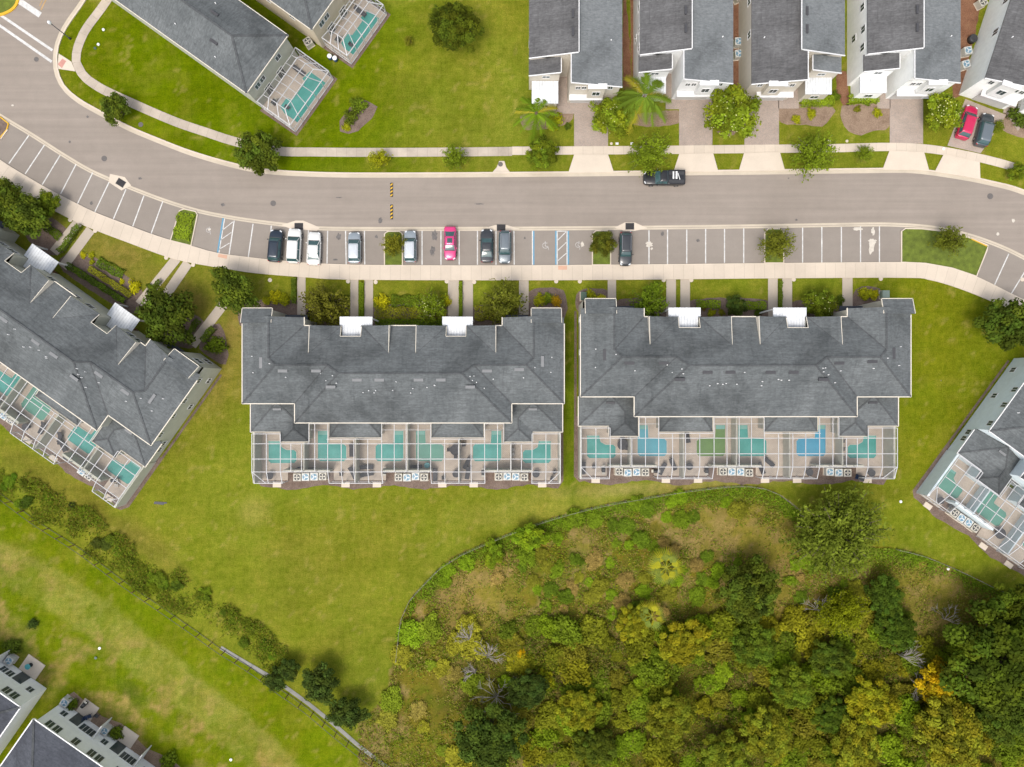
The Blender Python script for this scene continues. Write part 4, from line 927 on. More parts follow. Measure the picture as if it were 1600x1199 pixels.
        if j == 0: fb.beam(A(-233, 76, zt), A(-190, 76, zt), w, .12); fb.beam(A(-190, 76, zt), A(-190, 91, zt), w, .12); fb.beam(A(-233, 133.5, zt), A(-215, 152, zo), .08, .08)
        if j == 1: fb.beam(A(-120, 84, zt), A(-79, 84, zt), w, .12); fb.beam(A(-147, 61, zt), A(-118.5, 61, zt), w, .1); fb.beam(A(-147, 70, zt), A(-118, 70, zt), w * .7, .1); fb.beam(A(-147, 61, zt), A(-147, 91, zt), w, .1)
        if j == 2: fb.beam(A(-79, 84, zt), A(-37, 84, zt), w, .12); fb.beam(A(-37, 61, zt), A(0, 61, zt), w, .1); fb.beam(A(-37, 70, zt), A(0, 70, zt), w * .7, .1); fb.beam(A(-18, 61, zt), A(-18, 91, zt), w, .1)
        fb.beam(A(full[0], 152, zo), A(full[1], 152, zo), w, .12); fb.beam(A(full[0], 152, 1.2), A(full[1], 152, 1.2), .06, .06)
        fb.build('frame', M['alu'], ce)
        def quad(q): sb.face(q)
        quad([A(lo, 91, zt + .05), A(hi, 91, zt + .05), A(hi, 133.5, zt + .05), A(lo, 133.5, zt + .05)])
        quad([A(full[0], 133.5, zt + .05), A(full[1], 133.5, zt + .05), A(full[1], 152, zo + .05), A(full[0], 152, zo + .05)])
        quad([A(full[0], 152, .08), A(full[1], 152, .08), A(full[1], 152, zo), A(full[0], 152, zo)])
        if j == 0: quad([A(-233, 76, zt + .05), A(-190, 76, zt + .05), A(-190, 91, zt + .05), A(-233, 91, zt + .05)])
        if j == 1: quad([A(-147, 61, zt + .05), A(-118, 61, zt + .05), A(-118, 91, zt + .05), A(-147, 91, zt + .05)])
        if j == 2: quad([A(-37, 61, zt + .05), A(0, 61, zt + .05), A(0, 91, zt + .05), A(-37, 91, zt + .05)])
        sb.build('screen', M['screen'], ce)
        # step slab outside the cage door
        su = mir * {0: -207, 1: -100, 2: -51}[j]; q = Mx @ Vector(P3(su, 158, 0)); stb = MB(); stb.box(-.62, .62, -.38, .38, 0, .12)
        tag(stb.build('door_step', M['conc'], None, (q.x, q.y, 0), -math.radians(rot)), f"pale concrete step outside the {ORD[i]} pool cage of {rowname}", 'doorstep')
    # air conditioners, in threes and fours
    for gi, (c0, cnt) in enumerate(((-157, ac[0]), (0, ac[1]), (155, ac[2]))):
        if cnt == 0: continue
        for k in range(cnt):
            uu = c0 + (k - (cnt - 1) / 2) * 13.2 + 4; q = Mx @ Vector(P3(uu, 144.5 + r.uniform(-1, 1), 0)); kind = 0 if k in (0, cnt - 1) and gi != 2 or (gi == 2 and k == 0 and cnt > 3) or k == cnt - 1 else 1
            ac_unit((q.x, q.y, 0.02), -math.radians(rot), kind, f"{ORD[k]} air conditioner in the {['left', 'middle', 'right'][gi]} bay behind {rowname}")
    for kind, i, u, v, a, words in furniture:
        q = Mx @ Vector(P3(u, v, 0)); furn(kind, (q.x, q.y, .06), -math.radians(rot) + math.radians(a), f"{words} in the {ORD[i]} unit of {rowname}")
    return root

L, T_, Ch, Gr = 'lounger', 'table', 'chair', 'grill'
furnB = [('bluechair', 0, -172, 133, 20, 'blue chair beside the pool'), (T_, 0, -216, 143, 0, 'dark oval table in the corner'), (L, 1, -90, 104, 0, 'dark lounger right of the pool'), (L, 1, -88, 139, 25, 'dark tilted lounger at the cage end'), (Gr, 1, -152, 133, 0, 'dark grill by the wall'), (Ch, 1, -106, 141, 0, 'small dark chair'),
         (L, 2, -66, 130, 90, 'dark lounger lying crosswise'), (L, 2, -66, 141, 100, 'dark lounger nearest the cage end'), (Gr, 2, -38, 136, 90, 'dark grill against the wall'),
         ('paletable', 3, 28, 127, 0, 'round pale table'), (L, 3, 10, 130, 90, 'dark lounger below the pool'), (L, 3, 40, 142, 0, 'dark lounger by the cage door'), ('bigtable', 3, 72, 103, 0, 'large dark dining table'), (Ch, 3, 72, 114, 0, 'dark chair below the dining table'), (Ch, 3, 62, 103, 90, 'dark chair left of the dining table'), ('table', 3, 73, 140, 0, 'dark closed umbrella table'), (Ch, 3, 53, 147, 0, 'small dark stool'),
         (Ch, 4, 85, 95, 0, 'dark square chair by the wall'), (L, 4, 90, 124, -25, 'dark lounger left of the pool'), (L, 4, 91, 139, -10, 'dark lounger near the step'), (Gr, 4, 115, 138, 90, 'dark grill by the recess wall'),
         ('palechair', 5, 161, 103, 0, 'upper pale chair by the wall'), ('palechair', 5, 161, 110, 0, 'lower pale chair by the wall'), (T_, 5, 197, 140, 0, 'dark round table near the recess'), (Ch, 5, 226, 138, 30, 'dark chair in the outer corner'), (Ch, 5, 222, 148, -20, 'dark chair at the cage corner')]
furnC = [(L, 0, -226, 139, 0, 'dark lounger in the outer corner'), (Ch, 0, -210, 137, 0, 'dark chair'), (Gr, 0, -196, 141, 90, 'dark grill'), ('bigtable', 0, -167, 103, 0, 'square dark dining table'), (Ch, 0, -167, 94, 0, 'dark chair above the dining table'), (Ch, 0, -160, 109, 0, 'dark chair below the dining table'),
         (L, 1, -106, 140, -25, 'dark lounger near the door'), (L, 1, -90, 133, 25, 'dark lounger turned the other way'), (Gr, 1, -117, 143, 0, 'dark grill'), (L, 2, -68, 91, 10, 'dark lounger near the house wall'), (T_, 2, -66, 136, 0, 'dark square table'), (Gr, 2, -40, 142, 90, 'dark grill'),
         (L, 3, 44, 139, 25, 'dark lounger behind its twin'), (L, 3, 56, 130, 50, 'dark slanting lounger'), (Ch, 4, 84, 92, 0, 'dark chair by the wall'), (Ch, 4, 84, 147, 0, 'dark chair at the door'), (T_, 4, 116, 145, 0, 'dark round table'), (Ch, 5, 168, 98, 0, 'upper dark chair'), (Ch, 5, 168, 110, 0, 'middle dark chair'), (Ch, 5, 167, 123, 0, 'lower dark chair'), (T_, 5, 210, 146, 0, 'dark round table')]
furnA = [('palechair', 5, 206, 133, 30, 'pale cushioned chair'), (Gr, 5, 200, 128, 40, 'dark grill'), (L, 4, 92, 125, 30, 'dark lounger'), (L, 4, 102, 132, 60, 'second dark lounger'), (T_, 4, 118, 140, 0, 'dark table'), (Ch, 3, 20, 130, 0, 'dark chair'), (L, 3, 60, 128, 10, 'dark lounger'), (T_, 3, 40, 140, 0, 'dark table')]
furnD = [(T_, 0, -200, 141, 0, 'dark round table'), (Ch, 0, -180, 139, 0, 'dark chair'), ('bigtable', 1, -95, 128, 0, 'round dark dining table'), (Ch, 0, -225, 97, 0, 'dark chair by the wall')]
townhouse('long grey shingled townhouse row with cream trim in the centre left of the photo', 'the centre-left row', -159.8, 0, 0, 1.0, M['wall_beige'], M['trim'], range(6), {3: 'pale', 0: 'teal'}, 3, (4, 4, 4), furniture=furnB)
townhouse('long grey shingled townhouse row with cream trim right of the centre', 'the centre-right row', 342.7, -10.8, 0, 1.0245, M['wall_beige'], M['trim'], range(6), {1: 'blue', 2: 'green', 4: 'deep'}, 5, (4, 4, 3), True, furniture=furnC, gs=-4.8, can=((-109.7, -63.6), (40.5, 88.4)))
townhouse('grey shingled townhouse row standing at an angle at the left edge', 'the slanted left row', -706, -70, 35.4, 1.0, M['wall_sage'], M['trim'], range(2, 6), {3: 'pale'}, 8, (0, 3, 2), furniture=furnA, can=((-99, -50), (55, 101)), cz=3.0)
townhouse('pale blue walled townhouse row cut off by the right edge', 'the right-edge row', 909.5, 184.9, 36, 1.0, M['wall_bluegrey'], M['trim_white'], range(0, 3), {0: 'pale', 1: 'pale'}, 12, (4, 4, 0), furniture=furnD)

# ------------------------------------------------------------------ top right houses (local: X right, Y north, px)
def rowhouse(lab, x0, y0, rot, mir, cols, wallm, sideM, pc=(-2, 31)):
    root = empty('two_storey_house', (x0 * S, -y0 * S, 0), -math.radians(rot)); tag(root, lab, 'house')
    W_ = 137
    X = lambda x: (W_ - x if mir else x) * S
    Q = lambda x, y, z: (X(x), y * S, z)
    def pl(pts): return [(X(x), y * S) for x, y in pts]
    wb = MB(); wb.prism(pl([(1.5, 44), (67, 44), (67, 3), (135, 3), (135, 300), (1.5, 300)]), 0, 5.9, top=False)
    wb.prism(pl([(1.5, 23), (46, 23), (46, 44), (1.5, 44)]), 0, 4.9, top=False)
    for pts in ([Q(1.5, 44, 5.9), Q(69, 44, 7.5), Q(69, 44, 5.0)], [Q(1.5, 23, 4.9), Q(46, 23, 5.9), Q(46, 23, 4.8)], [Q(46, 23, 4.8), Q(46, 23, 5.9), Q(46, 44, 5.9), Q(46, 44, 4.8)], [Q(61, 3, 0), Q(61, 3, 7.3), Q(61, 44, 7.3), Q(61, 44, 0)], [Q(61, 3, 5.9), Q(135, 3, 5.9), Q(61, 3, 7.3)], [Q(61, 3, 0), Q(67, 3, 0), Q(67, 3, 6), Q(61, 3, 6)], [Q(69.5, 42, 7), Q(69.5, 300, 7), Q(69.5, 300, 7.7), Q(69.5, 42, 7.7)]): wb.face(pts)
    wb.build('wall', wallm, root)
    def roofp(name, pts, m):
        q = [Q(*p) for p in pts]; n = (Vector(q[1]) - Vector(q[0])).cross(Vector(q[2]) - Vector(q[0]))
        if n.z < 0: q = q[::-1]
        b = MB(); b.face(q); b.face([(x, y, z - .14) for x, y, z in q[::-1]])
        for a, c in zip(q, q[1:] + q[:1]): b.face([(a[0], a[1], a[2] - .14), (c[0], c[1], c[2] - .14), c, a])
        return b.build(name, m, root)
    ra = roofp('roof', [(0, 42, 6), (71, 42, 7.75), (71, 300, 7.75), (0, 300, 6)], cols[0])
    roofp('lower_roof', [(0, 21, 5), (47, 21, 6.05), (47, 46, 6.05), (0, 46, 5)], cols[0])
    rb2 = roofp('roof', [(61, 0, 7.42), (137, 0, 6), (137, 300, 6), (61, 300, 7.42)], cols[1])
    t = MB()
    for a, c in (((0, 41.4, 6), (71, 41.4, 7.75)), ((71.6, 42, 7.75), (71.6, 300, 7.75)), ((0, 20.4, 5), (47, 20.4, 6.05)), ((60.6, 0, 7.38), (60.6, 43, 7.38)), ((60.6, -.6, 7.38), (137, -.6, 5.95)), ((47.4, 21, 6.0), (47.4, 42, 6.0))): t.beam(Q(*a), Q(*c), .11, .18)
    t.build('fascia', M['trim_white'], root)
    # porch canopy, ledges, bay
    p = MB(); p.prism(pl([(5, pc[0]), (45, pc[0]), (45, pc[1]), (5, pc[1])]), 3.0, 3.14); p.build('porch_canopy', M['canopy'], root)
    p = MB()
    p.prism(pl([(7, pc[0] + 2), (43, pc[0] + 2), (43, 23), (7, 23)]), 0, 3.0); p.build('porch_room', wallm, root); window(root, X(25), (pc[0] + 2) * S, 1.7, math.pi, 1.1, .8)
    p = MB(); p.prism(pl([(62, -6), (112 if not mir else 118, -6), (112 if not mir else 118, 2.6), (62, 2.6)]), 2.75, 2.95); p.build('garage_ledge', M['trim_white'], root)
    p = MB(); p.prism(pl([(66, 2.0), (114, 2.0), (114, 2.8), (66, 2.8)]), 0.02, 2.4); p.build('garage_door', M['door'], root)
    p = MB(); p.prism(pl([(88, -4), (112, -4), (112, 2.8), (88, 2.8)]), 3.2, 6.5); bay = p.build('bay', sideM, root)
    p = MB(); p.prism(pl([(86, -6), (114, -6), (114, 1.5), (86, 1.5)]), 6.52, 6.68); p.build('bay_roof', M['trim_white'], root)
    window(root, X(100), -4 * S, 4.6, math.pi, 1.0, 1.1)
    for x in (73, 82, 121): window(root, X(x), 3 * S, 5.0, math.pi, .6, .8)
    window(root, X(26), 23 * S, 4.2, math.pi, 1.0, .6); window(root, X(54), 44 * S, 5.0, math.pi, .8, .8)
    p = MB(); p.box(-.5, .5, -.06, .03, 0, 2.1); p.build('door', M['door_dark'], root, (X(53), 44 * S, .05))
    w3 = MB(); w3.prism(pl([(43, -2), (61, -2), (61, 43), (46, 43), (46, 22), (43, 22)]), 0, .12); w3.build('porch_floor', M['paver'], root)
    w2 = MB(); w2.prism(pl([(46, 43), (62, 43), (62, 44), (46, 44)]), 0, 6.6); w2.build('entry_wall', sideM, root)
    for y in (60, 86, 120, 145): 
        for z in (4.4,) if y != 86 else (4.6, 2.0): window(root, X(1.5), y * S, z, (math.pi / 2) * (1 if not mir else -1), .9, 1.1)
    for y in (80, 130): window(root, X(135), y * S, 4.5, (math.pi / 2) * (-1 if not mir else 1), .9, 1.1)
    for y in (72, 98, 130): 
        v = MB(); v.box(-.17, .17, -.6, .6, -.2, .2); v.build('roof_vent', M['vent_dark'], ra, (X(63), y * S, 7.5))
    for x, y in ((120, 66), (30, 130)):
        v = MB(); v.cyl(0, 0, -.1, .3, .07, 8); v.build('vent_pipe', M['white_pl'], rb2 if x > 70 else ra, (X(x), y * S, 6.3 if x > 70 else 6.7))
    return root
rowhouse('cream fronted house behind the left palm, leftmost of the top right row', 25, -436, 0, False, (M['roof_dark'], M['roof_light']), M['wall_cream'], M['wall_cream'], (-12, 22))
rowhouse('house with bright white walls behind the taller palm, second of the top right row', 188, -441, 0, False, (M['roof_dark'], M['roof_light']), M['wall_white'], M['wall_white'])
rowhouse('house with cream front and its porch on the right, third of the top right row', 352, -440, 0, True, (M['roof_light'], M['roof_dark']), M['wall_cream'], M['wall_cream'])
rowhouse('house with pale side wall and broad white porch, fourth of the top right row', 522, -442, 0, False, (M['roof_dark'], M['roof_light']), M['wall_grey'], M['wall_white'])
rowhouse('angled pale house behind the two cars in the top right corner', 695, -449, 18, True, (M['roof_dark'], M['roof_dark']), M['wall_grey'], M['wall_white'])
for i, (px, py) in enumerate(((1151, 70), (1151, 89), (1506, 84), (1503, 105), (1151, 0), (1529, 9), (484, 70))):
    ac_unit((*G(px, py), 0.02), 0.1 * i, 1 if i < 4 else 0, ['upper air conditioner beside the second white house', 'lower air conditioner beside the second white house', 'upper air conditioner by the angled corner house', 'lower air conditioner by the angled corner house', 'air conditioner at the photo top between two houses', 'tan air conditioner in the top right corner', 'tan air conditioner between the two top left houses'][i])
b = MB(); b.tube([(0, 0, 0), (0, 0, .6), (0, 0, .75)], [.62, .62, .5], 18); tag(b.build('water_butt', M['dark'], None, (*G(1517, 63), 0)), 'black round barrel beside the angled corner house', 'barrel')
# bins by the top-left houses
for (px, py, lab) in ((517, 92, 'left blue bin with white lid'), (525, 95, 'right blue bin with white lid')):
    e = empty('rubbish_bin', (*G(px, py), 0)); tag(e, lab + ' by the pool cage', 'bin')
    b = MB(); b.tube([(0, 0, 0), (0, 0, .8)], [.28, .36], 14); b.build('barrel', M['blue_pl'], e); b = MB(); b.cyl(0, 0, .8, .86, .34, 14); b.build('lid', M['white_pl'], e)
e = empty('rubbish_bin', (*G(1341, 746), 0), -.3); tag(e, 'dark blue wheeled bin lying behind the centre right row', 'bin')
b = MB(); b.box(-.45, .45, -.35, .35, .1, .9); b.build('body', M['blue_pl'], e); b = MB(); b.box(-.48, .48, -.38, .38, .9, .95); b.build('lid', M['dark'], e)
for s in (-1, 1): b = MB(); b.tube([(s * .36, .32, .12), (s * .44, .32, .12)], [.12, .12], 10); b.build('wheel', M['tyre'], e)

# ------------------------------------------------------------------ top left villas
def villa(lab, corner_px, rot, wlen, depth, wall, cage, n):
    # corner = south-east eave corner seen in the photo; local axes: X along rear wall (up-right), Y into house (up-left)
    cx, cy, _ = W(*corner_px, 6.0)
    ang = math.radians(rot); root = empty('villa', (cx, cy, 0), ang); tag(root, lab, 'house')
    w, d = wlen * S, depth * S
    b = MB(); b.prism([(.3, .3), (w - .3, .3), (w - .3, d), (.3, d)], 0, 5.9, top=False); b.build('wall', wall, root)
    h = w / 2; zr = 6 + h * .42; b = MB(); b.face([(0, 0, 6), (w, 0, 6), (h, h, zr)]); b.face([(0, d, 6), (0, 0, 6), (h, h, zr), (h, d, zr)]); b.face([(w, 0, 6), (w, d, 6), (h, d, zr), (h, h, zr)])
    rf = b.build('roof', M['roof'], root)
    b = MB()
    for a, c in (((0, 0, 6), (h, h, zr)), ((w, 0, 6), (h, h, zr)), ((h, h, zr), (h, d, zr))): b.beam(a, c, .3, .06)
    b.build('ridge_cap', M['roof_ridge'], rf)
    b = MB()
    for a, c in (((0, 0), (w, 0)), ((0, 0), (0, d)), ((w, 0), (w, d))): b.beam((*a, 5.93), (*c, 5.93), .14, .16)
    b.build('gutter', M['trim'], root)
    for x in (.2, .32, .7): window(root, w * x, .3, 4.3, math.pi, .9, 1.0)
    for x in (.3, .6): window(root, w * x, .3, 1.3, math.pi, 1.2, 2.1)
    for y in (.15, .3, .5): window(root, .3, d * y, 4.4, math.pi / 2, .8, 1.1)
    for x, y, hz in ((h - 2, h + 2, 1), (h + 1.2, h + 4, 0), (h + 1.2, h + 9, 0)):
        z = zr - abs(x - h) * .42; v = MB(); v.box(-.17, .17, -.6, .6, -.15, .18); v.build('roof_vent', M['vent_dark'], rf, (x, y, z))
    for x, y in ((h - 3.5, h + 1), (h + 2.5, h + 5), (h - 3, h + 8)):
        z = zr - abs(x - h) * .42; v = MB(); v.cyl(0, 0, -.1, .3, .07, 8); v.build('vent_pipe', M['white_pl'], rf, (x, y, z))
    # deck, pool, cage south of the rear wall
    x0, x1, y1 = cage; nm = n
    q = lambda x, y, z=0: tuple(Matrix.Translation((cx, cy, 0)) @ Matrix.Rotation(ang, 4, 'Z') @ Vector((x, y, z)))
    d_ = MB(); d_.poly([(x0, .3), (x1, .3), (x1, y1), (x0, y1)], 0.05); o = d_.build('pool_deck', M['deck'], None, (cx, cy, 0), ang); structure(o)
    d_ = MB(); d_.poly([(x0 - .5, .3), (x1 + .5, .3), (x1 + .4, y1 - .45), (x0 - .4, y1 - .45)], 0.010); o = d_.build('mulch_bed', M['mulch'], None, (cx, cy, 0), ang); structure(o)
    ym = y1 * .56; pe = empty('swimming_pool', q(x0, y1, .05), ang); tag(pe, f"rectangular teal pool inside the cage of {nm}", 'swimming pool')
    pts = [(1.2, .5), (x1 - x0 - 1, .5), (x1 - x0 - 1, -y1 * .60), (x1 - x0 - 2.6, -y1 * .66), (x1 - x0 - 2.9, -y1 * .55), (3.6, -y1 * .55), (3.4, -y1 * .70), (1.6, -y1 * .70), (1.2, -y1 * .5)]
    b = MB(); b.poly(pts, .02); b.build('water', M['water_teal'], pe); b = MB()
    for a, c in zip(pts, pts[1:] + pts[:1]): b.beam((*a, .03), (*c, .03), .18, .06)
    b.build('coping', M['coping'], pe)
    ce = empty('pool_cage', q(x0, y1, .05), ang); tag(ce, f"large white framed screen cage of {nm}", 'pool cage')
    Lx = x1 - x0; Ly = -y1; zt, zo = 3.9, 2.6; sl_ = 1.3; f = MB(); s = MB()
    nx = 5
    for i in range(nx + 1):
        x = sl_ + (Lx - 2 * sl_) * i / nx; f.beam((x, Ly - .4, 3.0), (x, Ly * .55, zt), .085, .1); f.beam((x, Ly * .55, zt), (x, sl_, zt - .1), .085, .1); f.beam((x, sl_, zt - .1), (Lx * i / nx, 0, zo), .085, .1); f.beam((Lx * i / nx, 0, zo), (Lx * i / nx, 0, 0), .09, .09)
    for j in range(4):
        t = j / 3; y = sl_ + (Ly - .4 - sl_) * t; z = zt if t < .7 else 3.0; f.beam((sl_, y, z), (Lx - sl_, y, z), .085, .1)
        f.beam((sl_, y, z), (0, Ly * t, zo), .1, .1); f.beam((Lx - sl_, y, z), (Lx, Ly * t, zo), .1, .1); f.beam((0, Ly * t, zo), (0, Ly * t, 0), .08, .08); f.beam((Lx, Ly * t, zo), (Lx, Ly * t, 0), .08, .08)
    for a, c in (((0, 0), (Lx, 0)), ((0, 0), (0, Ly)), ((Lx, 0), (Lx, Ly))): f.beam((*a, zo), (*c, zo), .12, .1); f.beam((*a, 1.1), (*c, 1.1), .06, .06); f.beam((*a, .05), (*c, .05), .08, .08)
    f.build('frame', M['alu'], ce)
    s.face([(sl_, sl_, zt + .06), (Lx - sl_, sl_, zt + .06), (Lx - sl_, Ly * .55, zt + .06), (sl_, Ly * .55, zt + .06)]); s.face([(sl_, Ly * .55, zt + .06), (Lx - sl_, Ly * .55, zt + .06), (Lx - sl_, Ly - .4, 3.06), (sl_, Ly - .4, 3.06)])
    s.face([(0, 0, zo + .06), (Lx, 0, zo + .06), (Lx - sl_, sl_, zt), (sl_, sl_, zt)]); s.face([(0, 0, zo + .06), (sl_, sl_, zt), (sl_, Ly, 3.1), (0, Ly, zo + .06)]); s.face([(Lx, 0, zo + .06), (Lx - sl_, sl_, zt), (Lx - sl_, Ly, 3.1), (Lx, Ly, zo + .06)])
    s.face([(0, 0, .1), (Lx, 0, .1), (Lx, 0, zo), (0, 0, zo)]); s.face([(0, 0, .1), (0, Ly, .1), (0, Ly, zo), (0, 0, zo)]); s.face([(Lx, 0, .1), (Lx, Ly, .1), (Lx, Ly, zo), (Lx, 0, zo)])
    s.build('screen', M['screen'], ce)
    for k, (fx, fy, kd, wd) in enumerate(((1.6, -1.0, 'grill', 'dark grill'), (Lx - 2, -1.2, 'lounger', 'dark lounger'), (2.2, -3.0, 'chair', 'dark chair'))):
        qq = q(x0 + fx, fy, .05); furn(kd, qq, ang, f"{wd} in the pool cage of {nm}")
villa('long hip-roofed house with sage walls at the top left, beside the bright lawn', (385, 146), 54.5, 105, 420, M['wall_sage'], (0.3, 9.9, -5.9), 'the sage walled villa by the bright lawn')
villa('hip-roofed house with cream walls at the top edge, right of the sage one', (487, 47), 54.5, 105, 300, M['wall_tan'], (0.8, 9.8, -4.5), 'the cream walled villa at the top edge')

# ------------------------------------------------------------------ bottom left houses
def terrace(lab, base_px, rot, x0, x1, n):
    gx, gy = G(*base_px); root = empty('terraced_house', (gx, gy, 0), -math.radians(rot)); tag(root, lab, 'house')
    # local: X along the garden wall, Y outward to the meadow; house body at Y<0
    b = MB(); b.prism([(x0, 0), (x1, 0), (x1, -14), (x0, -14)], 0, 5.9, top=False); b.build('wall', M['wall_grey'], root)
    h = 7.2; b = MB(); zr = 6 + h * .4; e0, e1 = x0 - .3, x1 + .3
    b.face([(e1, .3, 6), (e0, .3, 6), (e0 + h, -h + .3, zr), (e1 - h, -h + .3, zr)]); b.face([(e0, .3, 6), (e0, -14.2, 6), (e0 + h, -h + .3, zr)]); b.face([(e1, -14.2, 6), (e1, .3, 6), (e1 - h, -h + .3, zr)]); b.face([(e0, -14.2, 6), (e1, -14.2, 6), (e1 - h, -h + .3, zr), (e0 + h, -h + .3, zr)])
    rf = b.build('roof', M['roof_blue'], root)
    b = MB()
    for a, c in (((e0, .3, 6), (e0 + h, -h + .3, zr)), ((e1, .3, 6), (e1 - h, -h + .3, zr)), ((e0 + h, -h + .3, zr), (e1 - h, -h + .3, zr))): b.beam(a, c, .3, .06)
    b.build('ridge_cap', M['roof_ridge'], rf)
    b = MB()
    for a, c in (((e0, .36), (e1, .36)), ((e0 - .06, .3), (e0 - .06, -14.2)), ((e1 + .06, .3), (e1 + .06, -14.2))): b.beam((*a, 5.93), (*c, 5.93), .16, .18)
    b.build('gutter', M['trim_white'], root)
    v = MB(); v.cyl(0, 0, -.1, .35, .08, 8); v.build('vent_pipe', M['white_pl'], rf, ((x0 + 5), -5.5, 8.1))
    return root
e = terrace('white walled terraced house with blue grey roof in the bottom left corner', (98, 1097), 35, 0, 22, 'the corner terrace')
for k in range(3):
    X0 = k * 7.2
    for x, z, w, h in ((1.6, 1.7, .9, 1.0), (1.6, 4.7, 1.0, 1.3), (2.9, 4.7, 1.0, 1.3), (6.0, 4.6, 1.0, 1.3), (5.2, 1.7, 1.1, 1.4), (6.4, 1.7, 1.1, 1.4)):
        window(e, X0 + x, 0, z, 0, w, h)
    d = MB(); d.box(-.78, .78, -.03, .06, 0, 2.1); d.build('patio_door', M['glass'], e, (X0 + 3.6, 0, .1))
    f = MB(); f.box(-.07, .07, 0, 2.3, 0, 2.6); f.build('dividing_wing_wall', M['wall_white'], e, (X0 + 7.3, .003, 0))
def loc_of(root, x, y, z=0): 
    a = root.rotation_euler[2]; return (root.location.x + x * math.cos(a) - y * math.sin(a), root.location.y + x * math.sin(a) + y * math.cos(a), z)
for k in range(2):
    d = MB(); d.box(-1.3, 1.3, 0, 2.3, 0, .08); structure(d.build('patio', M['conc'], None, loc_of(e, 3.7 + k * 7.2, .1, .0), e.rotation_euler[2]))
    ac_unit(loc_of(e, .55 + k * 7.2, .8, .02), e.rotation_euler[2], 1, ['air conditioner at the left end of the corner terrace', 'air conditioner beyond the first wing wall of the corner terrace'][k])
furn('grill', loc_of(e, 3.0, 2.0, .08), .9, 'dark grill on the terrace patio'); furn('bluechair', loc_of(e, 4.6, .9, .08), .3, 'navy chair on the terrace patio'); furn('chair', loc_of(e, 5.4, 1.5, .05), 1.0, 'black chair beside the terrace patio'); furn('bluechair', loc_of(e, 4.3, .4, .08), 1.3, 'navy chair closest to the terrace wall')
e1 = terrace('white walled terraced house at the left edge, above the corner one', (73, 1076), 35, -22, 0, 'the edge terrace')
for k in range(2):
    X0 = -7.2 * (k + 1)
    for x, z, w, h in ((5.4, 4.5, 1.0, 1.3), (4.1, 4.5, 1.0, 1.3), (5.9, 2.0, .9, 1.0), (1.0, 1.7, .9, 1.2), (2.1, 1.7, .9, 1.2)): window(e1, X0 + x, 0, z, 0, w, h)
    d = MB(); d.box(-.78, .78, -.03, .06, 0, 2.1); d.build('patio_door', M['glass'], e1, (X0 + 3.6, 0, .1))
f = MB(); f.box(-.07, .07, 0, 2.0, 0, 2.6); f.build('dividing_wing_wall', M['wall_white'], e1, (-7.5, .003, 0))
d = MB(); d.box(-1.5, 1.5, 0, 2.6, 0, .08); structure(d.build('patio', M['conc'], None, loc_of(e1, -3.6, .1, 0), e1.rotation_euler[2]))
furn('paletable', loc_of(e1, -3.9, 1.6, .08), 0, 'turquoise table on the edge terrace patio'); ac_unit(loc_of(e1, -6.6, .9, .02), e1.rotation_euler[2], 1, 'air conditioner behind the edge terrace')
b = MB()
for x0_, x1_ in ((-.5, 24),): b.poly([(x0_, .0), (x1_, .0), (x1_, 1.7), (18, 2.3), (14, 1.5), (9, 2.4), (6, 1.6), (x0_ + 1, 2.2)], .008)
o = b.build('mulch_bed', M['mulch_light'], None, loc_of(e, 0, 0, 0), e.rotation_euler[2]); structure(o)

